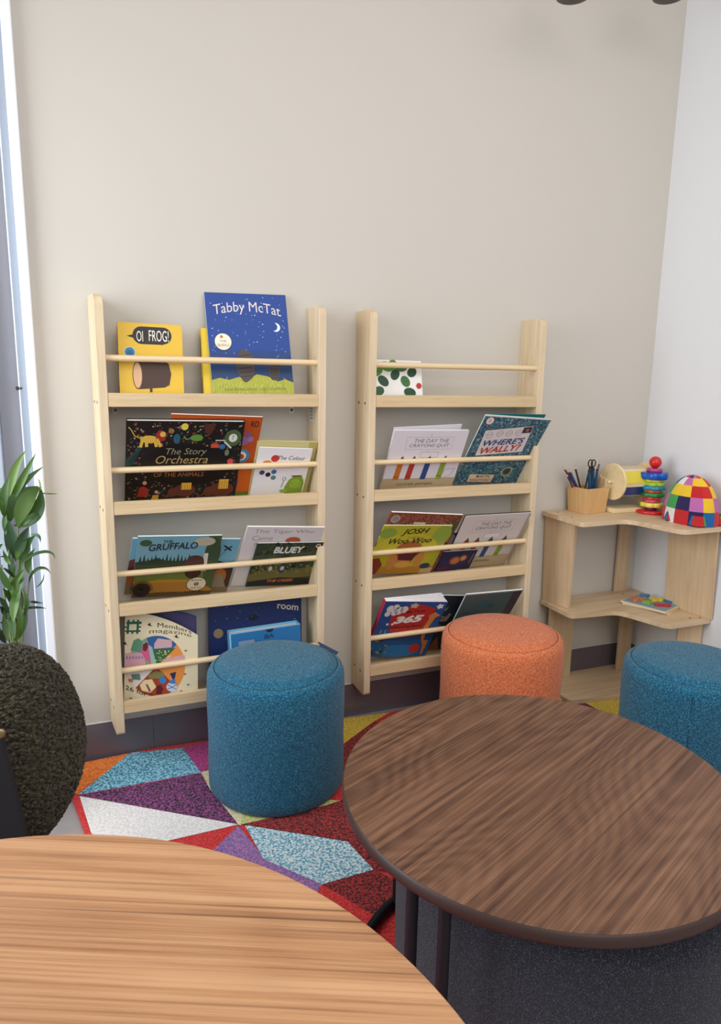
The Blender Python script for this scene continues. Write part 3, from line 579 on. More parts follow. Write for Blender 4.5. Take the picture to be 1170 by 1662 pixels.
# --- second bookcase, third shelf
r, A = book(P['redB'], .008, '7a4436', 'large red-brown crowd-patterned book behind the yellow-green book')
m2 = mat('crowd_print_red', (120, 66, 52), .45); n_, l_, b_ = nodes(m2); tc = coord(m2, (1, 1, 1)); vo = n_.new('ShaderNodeTexVoronoi'); vo.inputs['Scale'].default_value = 170; l_.new(tc, vo.inputs['Vector'])
sx = n_.new('ShaderNodeSeparateColor'); l_.new(vo.outputs['Color'], sx.inputs[0]); l_.new(ramp(m2, sx.outputs[0], [(0, (60, 28, 26)), (.3, (122, 62, 48)), (.6, (150, 92, 66)), (1, (96, 44, 38))]), b_.inputs['Base Color'])
A.rect(.0, 0, 1, .985, m2); A.ell(.09, .9, .06, None, 'a8a098'); A.ell(.09, .9, .045, None, '8a827a'); A.rect(.36, .83, .52, .86, 'c8b8a8'); A.poly([(.88, .6), (.9, .9), (.98, .9), (.98, .6)], '3f5230'); A.build(r)
r, A = book(P['grey'], .006, '4a4648', 'grey book squeezed between the yellow book and the white crayon book')
A.rect(.86, 0, 1, .9, '8a8a92'); A.scatter(120, (.7, .1, .97, .95), (.001, .004), ['3a3236', 'b0a8a8', '6a6468', '742c2c'], seed=8); A.rect(0, .97, 1, 1, 'e0dcdc'); A.build(r)
r, A = book(P['josh'], .005, 'a9a92f', 'yellow-green picture book with black two-line title and a round orange shape')
A.ell(.1, .85, .12, .1, '7f9a3a'); A.ell(.9, .8, .14, .2, '86a03c'); A.ell(.45, .45, .5, .4, 'b7b02e'); A.rect(0, 0, 1, .16, 'b5832a'); A.poly([(0, .0), (0, .33), (.12, .35), (.2, .2), (.15, .0)], '8a3426')
A.ell(.5, .5, .2, .19, '9a5628'); A.ell(.48, .26, .15, .14, 'c4823a'); A.poly([(.4, .3), (.38, .42), (.66, .44), (.62, .28)], '5a2430'); A.ell(.32, .26, .07, .17, 'c98a44'); A.ell(.72, .3, .07, .16, 'c98a44'); A.ell(.5, .2, .12, .07, 'd9a04c')
A.ell(.86, .16, .08, .06, '1f3a4a'); A.poly([(.8, .0), (.82, .1), (1, .12), (1, 0)], 'c8a47a')
A.text('JOSH', .29, .79, .68, .93, '1e1e14', .3, .012, slope=.03); A.text('and the', .4, .755, .6, .785, '8a7a20', .3); A.text('Woo Woo', .16, .63, .78, .74, '1e1e14', .3, .012, slope=.03); A.build(r)
r, A = book(P['navy'], .005, '232446', 'small navy book with two orange circles, in front of the white crayon book')
A.ell(.4, .3, .3, .5, '2c2450'); A.ell(.45, .5, .15, .21, 'a85a3a'); A.ell(.46, .48, .1, .14, 'c47a50'); A.ell(.67, .6, .1, .17, 'a85a3a'); A.ell(.67, .6, .07, .1, 'd0946a'); A.ell(.2, .1, .2, .1, '5a2448'); A.line([(.9, .3), (.93, .8)], .003, '8a8a9a'); A.build(r)
r, A = book(P['cray2'], .008, 'cfc8c6', 'off-white book with drawn crayons leaning out at the right of the third shelf', hard=True, back='2a1c1c', spine='2a1c1c'); crayon_cover(A, 0); A.rect(.975, 0, 1, .98, 'a89c98'); A.build(r)
# --- second bookcase, bottom shelf
r, A = book(P['owl'], .006, '1f2630', 'dark book with pale script lettering wedged between two others on the bottom shelf')
A.text('owl', .5, .72, .68, .8, 'a8a69a', .4, .0); A.text('Skull', .45, .53, .82, .68, 'b8a880', .4, .0); A.ell(.5, .4, .25, .1, '5a5a5e'); A.poly([(.6, .0), (.72, .25), (.9, .0)], '8a5238'); A.build(r)
r, A = book(P['b365'], .020, '21477e', 'thick blue paperback with a big white 365 on a red splash, pages fanned open', spine='a8283c', fan=.022)
A.rect(0, 0, 1, .3, '1c5a94'); A.ell(.5, .1, .35, .12, '2a74ae'); A.ell(.5, .67, .33, .27, 'a82a26', wob=.05, n=50); A.poly([(.2, .8), (.3, .5), (.75, .5), (.85, .88), (.5, .97)], 'a82a26')
for q in ((.12, .87, .06), (.2, .9, .05), (.26, .84, .07), (.34, .86, .06), (.2, .8, .05), (.1, .78, .045)): A.ell(q[0], q[1], q[2], None, 'c8c4c4', hold=True)
A.nx(); A.ell(.48, .93, .06, .04, 'b0a090', wob=.2, n=40); A.ell(.9, .92, .05, .04, 'c8ccd4', wob=.25, n=40)
A.text('My First', .38, .78, .68, .84, '4a1c1e', .1, .01, slope=.03); A.text('365', .24, .6, .7, .735, 'dcd6d0', .2, .06, slope=.045); A.text('Colouring Book', .2, .5, .74, .56, '4a1c1e', .1, .01, slope=.04)
A.line([(.35, .44), (.6, .47)], .006, 'c8a040'); A.poly([(.78, .76), (.86, .82), (.97, .76), (.9, .72), (.84, .5), (.86, .3), (.94, .3), (.93, .02), (.9, .02), (.88, .2), (.82, .3), (.76, .48), (.8, .7)], 'c07a3e'); A.ell(.16, .6, .02, None, 'c8d4e4'); A.ell(.24, .6, .02, None, 'c8d4e4')
A.line([(.1, .5), (.1, .44)], .004, '5a9ac8'); A.line([(.17, .5), (.17, .44)], .004, '5a9ac8')
A.ell(.76, .15, .09, None, 'b8302e'); A.scatter(30, (.02, .03, .3, .3), (.003, .009), ['24344a', '8a7a5a', '3a6a5a', 'b08a5a'], seed=4); A.build(r)
r, A = book(P['teal'], .006, '41585a', 'grey-green book with a dark right border leaning out above the orange pouf', back='8a9090', spine='c8ccc8')
A.rect(0, .985, 1, 1, 'a8b4b4'); A.rect(.84, 0, 1, .985, '38303e'); A.ell(.4, .8, .1, .05, '2c5a68'); A.ell(.55, .75, .06, .04, '344e52'); A.build(r)
# ------------------------------------------------------------------ rug
def pile(key, a, b2, c, sc=150, ct=(.42, .58)): return heather('rug_'+key, [a, b2, c], sc, contrast=ct, bmp=.9, detail=2)
RC = dict(orange=pile('orange', (214, 96, 22), (234, 118, 30), (242, 142, 50)), blue=pile('blue', (58, 110, 130), (104, 172, 200), (150, 212, 232)), mag=pile('magenta', (150, 34, 104), (176, 46, 122), (190, 70, 140)),
 cream=pile('cream', (206, 192, 150), (222, 210, 170), (230, 220, 186)), purple=pile('purple', (28, 12, 30), (96, 40, 88), (152, 72, 134)), white=pile('white', (222, 218, 215), (234, 230, 228), (242, 239, 237)),
 red=pile('red', (184, 32, 34), (206, 42, 42), (218, 60, 56)), lav=pile('lavender', (110, 92, 160), (150, 106, 160), (176, 122, 168)), pale=pile('pale_blue', (84, 150, 178), (166, 204, 214), (222, 230, 232)),
 dred=pile('dark_red', (54, 14, 18), (128, 26, 28), (176, 44, 42)), lime=pile('lime', (178, 178, 104), (200, 200, 128), (214, 212, 148)), yellow=pile('yellow', (190, 160, 44), (216, 186, 60), (228, 200, 80)), plum=pile('plum', (84, 18, 48), (110, 28, 62), (128, 40, 76)))
rug = MB(); zr = .0115
outline = [(-.178, -.03), (.10, -.012), (.79, -.045), (1.3, -.085), (2.05, -.14), (2.02, -1.75), (.1, -1.7), (-.02, -.9), (-.104, -.41), (-.143, -.196)]
rug.prism(outline, .0005, .0105, RC['red'], RC['red'])
kk = [0]
def rp(c, pts, world=False):
    kk[0] += 1; z = zr+kk[0]*.00004
    q = [(p[0], p[1]) if world else tuple(onz(p[0], p[1], z))[:2] for p in pts]
    n = len(q); a = sum(q[i][0]*q[(i+1) % n][1]-q[(i+1) % n][0]*q[i][1] for i in range(n))
    if a < 0: q = q[::-1]
    rug.add([(x, y, z) for x, y in q], [tuple(range(n))], RC[c])
rp('yellow', [(1.3, -.12), (2.0, -.17), (1.98, -1.0), (1.3, -.9)], True)
rp('orange', [(-.158, -.05), (.02, -.045), (-.02, -.10), (-.125, -.19)], True)
rp('orange', [(100, 1245), (212, 1222), (126, 1288), (110, 1285)]); rp('blue', [(211, 1222), (297, 1214), (326, 1254), (126, 1290)])
rp('mag', [(297, 1213), (336, 1205), (430, 1193), (430, 1235), (326, 1254)]); rp('cream', [(326, 1253), (430, 1230), (470, 1270), (387, 1339), (340, 1280)])
rp('purple', [(126, 1291), (326, 1255), (340, 1280), (387, 1338)]); rp('white', [(129, 1292), (387, 1338), (270, 1365), (190, 1390), (148, 1352)])
rp('red', [(387, 1339), (285, 1362), (230, 1420), (356, 1420), (357, 1372)]); rp('lav', [(387, 1340), (340, 1385), (380, 1480), (430, 1394)])
rp('lime', [(369, 1310), (430, 1290), (560, 1300), (387, 1339)]); rp('cream', [(366, 1306), (392, 1318), (391, 1340), (386, 1338)])
rp('dred', [(390, 1339), (526, 1308), (700, 1250), (760, 1440), (607, 1411), (565, 1367)]); rp('pale', [(397, 1339), (564, 1366), (607, 1412), (523, 1435), (428, 1394)])
rp('dred', [(523, 1435), (607, 1411), (680, 1450), (680, 1480), (608, 1495)]); rp('lav', [(428, 1394), (523, 1435), (480, 1500), (380, 1480)]); rp('red', [(523, 1435), (608, 1487), (640, 1478), (720, 1460), (760, 1620), (560, 1620), (480, 1500)])
rp('yellow', [(551, 1167), (633, 1156), (605, 1172), (551, 1212), (500, 1215)]); rp('red', [(633, 1156), (720, 1138), (720, 1160), (640, 1163), (615, 1168)])
rp('dred', [(551, 1212), (605, 1172), (720, 1160), (760, 1300), (560, 1300)]); rp('cream', [(895, 1120), (925, 1120), (925, 1137), (912, 1143), (880, 1143)])
rp('plum', [(908, 1137), (945, 1136), (968, 1150), (985, 1170), (900, 1170)]); rp('yellow', [(943, 1137), (1003, 1125), (1020, 1165), (985, 1165), (967, 1150)])
tag(rug.build('rug', origin=(.9, -.8, 0)), 'multicoloured geometric rug with red border under the poufs and walnut table', 'rug')
# ------------------------------------------------------------------ poufs
def pouf(x, y, m, label, line, rot=0):
    R = .21; root = empty('pouf', (x, y, .0125), label, 'pouf', 'round felt poufs on the rug')
    b = MB(); prof = [(R-.02, 0), (R-.006, .004), (R, .014)]+[(R+.001*math.sin(i*.8), .014+.338*i/12) for i in range(1, 13)]
    prof += [(R-.002, .368), (R-.007, .380), (R-.015, .387), (R-.021, .3885)]
    b.lathe(prof, m, 96); b.build('body', root)
    b = MB(); prof = [(R-.0235, .378), (R-.0225, .386), (R-.026, .392), (R-.040, .3965)]+[((R-.040)*math.cos(t), .3965+.015*math.sin(t)) for t in [i*math.pi/2/10 for i in range(1, 11)]]
    prof[-1] = (.001, .4115); b.lathe(prof, m, 96); b.build('cushion_top', root)
    b = MB(); b.tube([((R-.0222)*math.cos(a), (R-.0222)*math.sin(a), .3872) for a in [2*math.pi*i/96 for i in range(97)]], .0019, line, 6, False); b.build('seam', root)
    b = MB(); a = rot; b.box(((R+.0002)*math.cos(a), (R+.0002)*math.sin(a), .19), (.0010, .0012, .36), line, Matrix.Rotation(a, 3, 'Z')); b.build('side_seam', root)
    return root
OSEAM = mat('orange_seam_cord', (120, 50, 28), .9)
pf = pouf(.464, -.336, TEAL, 'teal felt pouf in front of the first bookcase', DARKLINE, 1.4)
pouf(1.277, -.336, ORANGE, 'orange felt pouf in front of the second bookcase', OSEAM, 1.2)
pouf(1.70, -.775, TEAL, 'teal felt pouf at the right edge in front of the corner shelf', DARKLINE, math.radians(222))
b = MB(); q = [onz(516, 1041, .412), onz(549, 1058, .400), onz(543, 1064, .398), onz(520, 1049, .405)]; b.add(q+[p+Vector((0, 0, -.003)) for p in q], [(0, 1, 2, 3), (7, 6, 5, 4)]+[(i, 4+i, 4+(i+1) % 4, (i+1) % 4) for i in range(4)], mat('navy_fabric', (34, 58, 88), .8)); o = b.build('fabric_tab', pf, pf.location); o['label'] = 'dark blue fabric tab sticking out of the seam'
# charcoal drum ottoman under the walnut table
R = .365; cx, cy = .842, -1.285
b = MB(); b.lathe([(R-.02, 0), (R-.004, .006), (R, .02), (R+.002, .2), (R, .38), (R-.008, .405), (R-.03, .418), (R*.5, .424), (.001, .426)], CHAR, 96, (cx, cy, .0125))
root = b.build('ottoman', origin=(cx, cy, .0125)); tag(root, 'large charcoal woven drum ottoman tucked under the walnut table', 'ottoman')
# ------------------------------------------------------------------ tables
def round_top(c, R, z, th, m, em, n=160):
    b = MB(); b.lathe([(R-.006, z-th), (R-.001, z-th+.004), (R, z-th*.5), (R-.0005, z-.003), (R-.003, z-.0005)], em, n, (c[0], c[1], 0))
    b.add([(c[0]+(R-.003)*math.cos(2*math.pi*i/n), c[1]+(R-.003)*math.sin(2*math.pi*i/n), z) for i in range(n)], [tuple(range(n))], m); return b
c = (.7373, -1.2793); root = empty('coffee_table', (c[0], c[1], .0125), 'round walnut coffee table with black tube legs over the charcoal ottoman', 'table')
b = MB(); n = 160; Rr = .382; z = .5; th = .026
b = round_top(c, Rr, z, th, WALNUT, WEDGE); b.build('tabletop', root, root.location)
b = MB(); b.tube([(c[0]+.345*math.cos(a), c[1]+.345*math.sin(a), .466) for a in [2*math.pi*i/72 for i in range(73)]], .008, METAL, 8, False)
b.build('upper_ring', root, root.location)
b = MB(); b.tube([(c[0]+.352*math.cos(a), c[1]+.352*math.sin(a), .0245) for a in [2*math.pi*i/72 for i in range(73)]], .0115, METAL, 12, False); b.build('base_ring', root, root.location)
for a in (115, 105, 199.5, 210.5):
    t = math.radians(a); b = MB(); p = (c[0]+.345*math.cos(t), c[1]+.345*math.sin(t)); b.tube([(p[0], p[1], .02), (p[0], p[1], .474)], .0105, METAL, 16); b.build('leg', root, root.location)
c = (-.2465, -1.918); root = empty('side_table', (c[0], c[1], 0), 'large round light oak table top filling the lower left foreground', 'table')
b = MB(); b = round_top(c, .482, .72, .022, OAK, mat('oak_edge', (158, 112, 74), .5), 200); b.build('tabletop', root, root.location)
b = MB(); b.tube([(c[0], c[1], .02), (c[0], c[1], .7)], .03, METAL, 24); b.build('pedestal', root, root.location)
b = MB(); b.lathe([(.24, 0), (.24, .008), (.06, .014), (.03, .03)], METAL, 48, (c[0], c[1], 0)); b.build('base_plate', root, root.location)
b = MB(); b.lathe([(.12, .682), (.12, .6975), (.119, .698)], METAL, 32, (c[0], c[1], 0)); b.build('top_plate', root, root.location)
# ------------------------------------------------------------------ boucle chair
cc = Vector((-.232, -.76, .478)); root = empty('armchair', (-.45, -.76, 0), 'dark olive boucle chair with rounded back and black frame at the left edge', 'chair')
def blob(u, v):   # superellipsoid surface
    e = .97; sg = lambda x: math.copysign(abs(x)**e, x)
    k = 1-.22*max(0, -math.sin(v))**1.6; return Vector((.150*k*sg(math.cos(v))*sg(math.cos(u))-.02*max(0, -math.sin(v))**2, .20*sg(math.cos(v))*sg(math.sin(u)), .222*sg(math.sin(v))))
BOU = heather('olive_boucle', [(24, 21, 13), (48, 42, 27), (86, 76, 50)], 160, contrast=(.3, .72), bmp=.8)
b = MB(); N1, N2 = 96, 64; vs = []
for j in range(N2+1):
    for i in range(N1):
        p = blob(2*math.pi*i/N1, -math.pi/2+math.pi*j/N2); vs.append(cc+p*.985)
b.add(vs, [(j*N1+i, j*N1+(i+1) % N1, (j+1)*N1+(i+1) % N1, (j+1)*N1+i) for j in range(N2) for i in range(N1)], BOU, True)
R_ = random.Random(11); ico = bmesh.new(); bmesh.ops.create_icosphere(ico, subdivisions=1, radius=1); iv = [v.co.copy() for v in ico.verts]; fi = [tuple(v.index for v in f.verts) for f in ico.faces]; ico.free()
for k in range(8500):
    u = R_.uniform(0, 2*math.pi); v = math.asin(R_.uniform(-1, 1)); p = blob(u, v); n = Vector((p.x/.0225, p.y/.04, p.z/.051)).normalized()
    side = n.cross(Vector((0, 0, 1)))
    if side.length < .05: side = Vector((1, 0, 0))
    side.normalize(); up = n.cross(side); th = R_.gauss(0, .5); a = side*math.cos(th)+up*math.sin(th); q = n.cross(a); s = R_.uniform(.75, 1.3)
    jx = [R_.uniform(.75, 1.25) for _ in iv]
    b.add([cc+p+a*(w.x*.0065*s*j_)+q*(w.y*.0028*s*j_)+n*(w.z*.0038*s*j_) for w, j_ in zip(iv, jx)], fi, BOU)
b.build('backrest', root, root.location)
b = MB(); b.lathe([(.20, .30), (.25, .32), (.262, .36), (.25, .40), (.18, .415), (.001, .42)], BOU, 64, (-.66, -.78, 0)); b.build('seat', root, root.location)
for x, y in ((-.47, -.60), (-.47, -.92), (-.75, -.60), (-.75, -.92)):
    b = MB(); b.tube([(x, y, .31), (x+(.03 if x > -.6 else -.03), y, 0)], [.014, .009], METAL, 14); b.build('leg', root, root.location)
b = MB(); q = [ony(px, py, -.985) for px, py in ((-45, 1150), (-12, 1158), (4, 1182), (10, 1215), (30, 1290), (43, 1345), (52, 1420), (-20, 1480), (-60, 1300))]
n = len(q); vs = list(q)+[p+Vector((-.004, .03, 0)) for p in q]; b.add(vs, [tuple(range(n)), tuple(range(2*n-1, n-1, -1))]+[(i, n+i, n+(i+1) % n, (i+1) % n) for i in range(n)], mat('black_fabric', (20, 19, 24), .8)); b.build('back_support', root, root.location, bevel=.006)
p = ony(0, 1190, -.99); b = MB(); b.lathe([(.0001, 0), (.009, 0), (.010, .003), (.006, .005), (.0001, .005)], mat('brass', (150, 130, 96), .35, .8), 20, p, R=Matrix.Rotation(math.pi/2, 3, 'X')); b.build('bolt', root, root.location)
p0 = ony(56, 1300, -.72); p1 = ony(54, 1420, -.72); b = MB(); b.tube([p0+Vector((0, 0, .03)), p1], [.014, .010], METAL, 14); b.build('leg', root, root.location)
# ------------------------------------------------------------------ potted palm
YP = -.34
def zp(x, y, dy=0): return ony(x/4.156, 700+y/4.156, YP+dy)
LEAF = [mat('leaf_%d' % i, c_, .42) for i, c_ in enumerate(((74, 110, 40), (54, 88, 34), (100, 132, 58), (38, 62, 34), (62, 94, 62)))]
plant = empty('potted_palm', (-.235, YP, 0), 'green leafy potted palm behind the olive chair', 'plant')
fol = MB()
def leaf(pts, wpx, mi, fold=.25, seed=0):
    pts = [Vector(p) for p in pts]; N = 14; W0 = wpx*(.68 if (pts[0]-pts[-1]).length < .09 else .92)/4.156/560; cl = []
    def bez(t):
        q = pts[:]
        while len(q) > 1: q = [q[i]*(1-t)+q[i+1]*t for i in range(len(q)-1)]
        return q[0]
    vs = []
    for i in range(N+1):
        t = i/N; p = bez(t); tn = (bez(min(1, t+.02))-bez(max(0, t-.02))).normalized(); view = (p-CAM).normalized()
        side = tn.cross(view).normalized(); side = (side*math.cos(seed)+view*math.sin(seed)).normalized(); w = W0*.5*(math.sin(math.pi*t**.8))**1.05+.0003; nn = side.cross(tn).normalized()
        vs += [p-side*w-nn*w*fold, p-side*w*.5-nn*w*fold*.4, p, p+side*w*.5-nn*w*fold*.4, p+side*w-nn*w*fold]
    fs = [(i*5+k, i*5+k+1, (i+1)*5+k+1, (i+1)*5+k) for i in range(N) for k in range(4)]
    fol.add(vs, fs, LEAF[mi], True)
LV = [([(55, 500), (70, 260), (175, 130)], 55, 2), ([(60, 500), (150, 330), (240, 150)], 46, 0), ([(60, 500), (140, 330), (292, 240)], 40, 1), ([(25, 580), (10, 420), (68, 295)], 52, 1), ([(65, 620), (60, 420), (262, 370)], 90, 1),
 ([(118, 645), (150, 430), (282, 375)], 100, 0), ([(120, 650), (300, 560), (272, 370)], 90, 1), ([(130, 660), (210, 560), (290, 535)], 50, 1), ([(270, 415), (330, 425), (390, 420)], 12, 0), ([(272, 400), (275, 340), (255, 320)], 10, 2),
 ([(60, 600), (60, 720), (105, 880)], 62, 4), ([(105, 880), (130, 720), (200, 640)], 70, 4), ([(150, 900), (140, 760), (245, 700)], 66, 1), ([(205, 700), (275, 680), (272, 750)], 26, 4), ([(200, 965), (160, 880), (235, 790)], 56, 1), ([(140, 900), (250, 780), (380, 800), (368, 862)], 26, 1),
 ([(195, 1030), (200, 910), (320, 890), (342, 965)], 28, 1), ([(240, 1055), (300, 1020), (295, 960)], 10, 1), ([(80, 1080), (20, 1000), (0, 910)], 60, 1), ([(60, 1150), (80, 1020), (168, 930)], 50, 0), ([(20, 920), (70, 950), (110, 1000)], 26, 3), ([(195, 1150), (230, 1150), (292, 1160)], 20, 3), ([(150, 1200), (230, 1180), (312, 1195)], 22, 3),
 ([(150, 1260), (220, 1150), (150, 1060)], 34, 1), ([(90, 1290), (90, 1130), (150, 1010)], 60, 0), ([(60, 1280), (160, 1180), (130, 1050)], 56, 1), ([(0, 430), (10, 520), (50, 600)], 48, 0), ([(0, 1120), (30, 1160), (70, 1240)], 44, 3), ([(0, 1180), (40, 1220), (60, 1290)], 50, 3), ([(0, 1290), (50, 1290), (90, 1350)], 40, 4), ([(0, 1340), (50, 1360), (70, 1440)], 34, 4), ([(40, 780), (50, 740), (70, 760)], 34, 3), ([(85, 640), (150, 620), (210, 640)], 30, 2), ([(105, 680), (115, 760), (165, 745)], 16, 2), ([(0, 850), (40, 830), (90, 880)], 14, 3), ([(-60, 620), (-40, 450), (10, 380)], 60, 0), ([(-80, 1000), (-60, 800), (20, 760)], 60, 1), ([(110, 860), (120, 790), (175, 700)], 56, 0), ([(30, 660), (60, 760), (50, 820)], 40, 4),
 ([(100, 1400), (60, 1250), (85, 1120)], 50, 1), ([(110, 1420), (150, 1280), (130, 1150)], 44, 0), ([(60, 1420), (20, 1320), (30, 1200)], 50, 1), ([(130, 1400), (185, 1290), (175, 1180)], 34, 1), ([(40, 1430), (0, 1380), (-30, 1280)], 50, 3), ([(80, 1100), (60, 1000), (110, 900)], 50, 0), ([(120, 1100), (150, 980), (140, 860)], 50, 1), ([(90, 1000), (60, 900), (70, 780)], 44, 4), ([(20, 1060), (60, 1100), (75, 1180)], 40, 1), ([(95, 1250), (120, 1330), (100, 1420)], 40, 3), ([(70, 900), (40, 860), (20, 800)], 36, 0), ([(40, 700), (20, 600), (45, 520)], 40, 1)]
R_ = random.Random(5)
for i, (pp, w_, mi) in enumerate(LV):
    leaf([zp(a_, b_2, R_.uniform(-.03, .03)+(j*.01)) for j, (a_, b_2) in enumerate(pp)], w_, mi, R_.uniform(.1, .45), R_.uniform(-.35, .35))
o = fol.build('foliage', plant, plant.location)
st = MB(); STEM = mat('palm_stem', (120, 134, 84), .5)
for pp in (((45, 600), (70, 900), (90, 1420)), ((60, 480), (60, 700), (100, 1000), (105, 1420)), ((120, 640), (130, 900), (130, 1420)), ((150, 900), (135, 1100), (150, 1420)), ((160, 1050), (165, 1200), (140, 1420)), ((10, 900), (40, 1200), (80, 1420)), ((195, 1020), (180, 1150), (155, 1300), (150, 1420))):
    q = [zp(a_, b_2, .05) for a_, b_2 in pp]; st.tube(q, [.0018]+[.003]*(len(q)-2)+[.0045], STEM, 8)
st.build('stems', plant, plant.location)
b = MB(); b.lathe([(.085, 0), (.09, .01), (.115, .24), (.12, .30), (.122, .31), (.112, .31), (.108, .285), (.001, .28)], mat('dark_pot', (46, 46, 50), .5), 48, (-.34, -.215, 0)); b.build('pot', plant, plant.location)
b = MB(); b.lathe([(.105, .283), (.1, .292), (.001, .30)], mat('potting_soil', (50, 38, 28), .95), 32, (-.34, -.215, 0)); b.build('soil', plant, plant.location)
st2 = MB()
for k in range(6): st2.tube([(-.34+.02*math.cos(k), -.215+.02*math.sin(k), .28), (-.235+.01*math.cos(k), YP+.05, .60)], [.007, .005], STEM, 8)
st2.build('lower_stems', plant, plant.location)
# ------------------------------------------------------------------ corner shelf
cs = empty('corner_shelf', (1.9, -.2, .0125), 'pale wooden two-tier L-shaped corner shelf holding toys and pencils', 'shelf')
def board(pts, z0, z1, name='board'):
    b = MB(); b.prism(pts, z0, z1, RUB_H); return b.build(name, cs, cs.location, bevel=.003)
def rc(pts, i, r=.03):   # rounded corner i
    p = Vector(pts[i]); a = Vector(pts[i-1]); b2 = Vector(pts[(i+1) % len(pts)]); u = p+(a-p).normalized()*r; w = p+(b2-p).normalized()*r
    return [tuple(u*(1-t)**2+p*2*t*(1-t)+w*t*t) for t in (0, .25, .5, .75, 1)]
def lshape(xl, yl, xn, yn, xf, yf, xr=XR-.0015):
    pts = [(xl, -.0095), (xl, yl), (xn, yn), (xf, yf), (xr, yf), (xr, -.0095)]
    out = [pts[0]]+rc(pts, 1, .02)+rc(pts, 2, .045)+rc(pts, 3, .03)+[pts[4], pts[5]]; return out
board(lshape(1.655, -.252, 1.872, -.248, 1.925, -.47), .733, .75)
board(lshape(1.675, -.208, 1.885, -.226, 1.95, -.425), .358, .375)
board(lshape(1.675, -.235, 1.90, -.268, 1.97, -.45), .0125, .03)
def upright(bl, br, tl, tr, z0, z1, th, name='upright'):
    # board given by its front face corners on plan at bottom and at top
    b = MB(); bl, br, tl, tr = [Vector((*p, 0)) for p in (bl, br, tl, tr)]
    n0 = (br-bl).cross(Vector((0, 0, 1))).normalized()*th; n1 = (tr-tl).cross(Vector((0, 0, 1))).normalized()*th
    z_0, z_1 = Vector((0, 0, z0)), Vector((0, 0, z1)); b.hexa([bl+z_0-n0, br+z_0-n0, br+z_0, bl+z_0, tl+z_1-n1, tr+z_1-n1, tr+z_1, tl+z_1], RUB_V); return b.build(name, cs, cs.location, bevel=.0015)
# left end boards (face to the left), corner boards, right end boards
upright((1.680, -.012), (1.708, -.140), (1.668, -.012), (1.694, -.165), .3752, .7328, .016)
upright((1.70, -.052), (1.821, -.052), (1.70, -.052), (1.821, -.052), .0302, .3578, .016)
upright((2.048, -.026), (2.112, -.026), (2.048, -.026), (2.112, -.026), .3752, .7328, .014)
upright((2.058, -.07), (2.125, -.07), (2.058, -.07), (2.125, -.07), .0302, .3578, .014)
upright((2.122, -.225), (2.152, -.435), (2.105, -.225), (2.135, -.435), .3752, .7328, .006)
upright((2.07, -.36), (2.152, -.40), (2.07, -.36), (2.152, -.40), .0302, .3578, .014)
for (x, y) in ((1.70, -.05), (1.69, -.15), (2.05, -.05), (2.10, -.06), (2.11, -.40), (2.13, -.43)): b = MB(); b.lathe([(.0001, -.0006), (.004, -.0006), (.004, .0006), (.0001, .0006)], SCREW, 12, (x, y, .7502), False); b.build('screw', cs, cs.location)
for (x, y) in ((2.09, -.39), (2.13, -.40), (2.06, -.06)): b = MB(); b.lathe([(.0001, -.0006), (.004, -.0006), (.004, .0006), (.0001, .0006)], SCREW, 12, (x, y, .3752), False); b.build('screw', cs, cs.location)
# ------------------------------------------------------------------ pencil pot
ZT2 = .7506
pq = [onz(914.3, 827, ZT2), onz(950, 834.7, ZT2), onz(989, 832.6, ZT2)]; pc = Vector((1.825, -.068, ZT2))
hh = .1; s0, s1 = .055, .062; rot = math.radians(8)
b = MB(); R2 = Matrix.Rotation(rot, 3, 'Z')
def sq(s, z): return [pc+R2 @ Vector((x*s, y*s*.85, z)) for x, y in ((-1, -1), (1, -1), (1, 1), (-1, 1))]
o0, o1, i1, i0 = sq(s0, 0), sq(s1, hh), sq(s1-.009, hh), sq(s0-.009, .01)
vs = o0+o1+i1+i0; b.add(vs, [(3, 2, 1, 0)]+[(k, (k+1) % 4, 4+(k+1) % 4, 4+k) for k in range(4)]+[(4+k, 4+(k+1) % 4, 8+(k+1) % 4, 8+k) for k in range(4)]+[(8+k, 8+(k+1) % 4, 12+(k+1) % 4, 12+k) for k in range(4)]+[(12, 13, 14, 15)], BAMBOO)
tag(b.build('pencil_pot', origin=pc), 'square bamboo pot full of pencils on the top corner shelf board', 'pot')
def pencil(foot, px, py, y, col, label, r=.0035):
    tip = ony(px, py, y); ft = pc+R2 @ Vector((foot[0], foot[1], .0112)); d = (tip-ft).normalized(); L = (tip-ft).length
    root = empty('pencil', ft, label, 'pencil', 'pencils in the bamboo pot')
    b = MB(); b.tube([ft, tip-d*.016], r, mat('pencil_'+col, col, .4), 6, True, False); b.build('barrel', root, ft)
    b = MB(); b.tube([tip-d*.016, tip-d*.005], [r, r*.35], mat('pencil_wood', (214, 176, 130), .6), 10, True); b.build('sharpened_end', root, ft)
    b = MB(); b.tube([tip-d*.005, tip], [r*.35, r*.05], mat('lead_'+col, col, .5), 8, True); b.build('lead', root, ft)
pencil((.014, .0), 913, 757, -.045, '5a2424', 'dark red pencil, leftmost in the bamboo pot'); pencil((.012, .014), 919.5, 761, -.045, '3a4a7a', 'slate blue pencil beside the dark red one in the pot')
pencil((.008, .008), 923, 760.5, -.05, '24488a', 'blue pencil leaning between the slate and the natural one'); pencil((-.006, .0), 932.5, 755, -.07, '3a2c22', 'natural wood pencil standing upright left of middle in the pot', .0038)
pencil((.0, .022), 918.5, 768, -.055, '2c3a5a', 'short navy pencil at the back left of the pot'); pencil((.02, .01), 974, 747, -.06, '6a5a5a', 'brown-grey pencil, rightmost in the bamboo pot', .004)
pencil((.018, .02), 962, 748, -.05, '1e2434', 'black pencil at the back, right of middle in the pot'); pencil((.02, -.01), 976, 768, -.08, 'a8622c', 'short orange-brown pencil at the right of the pot')
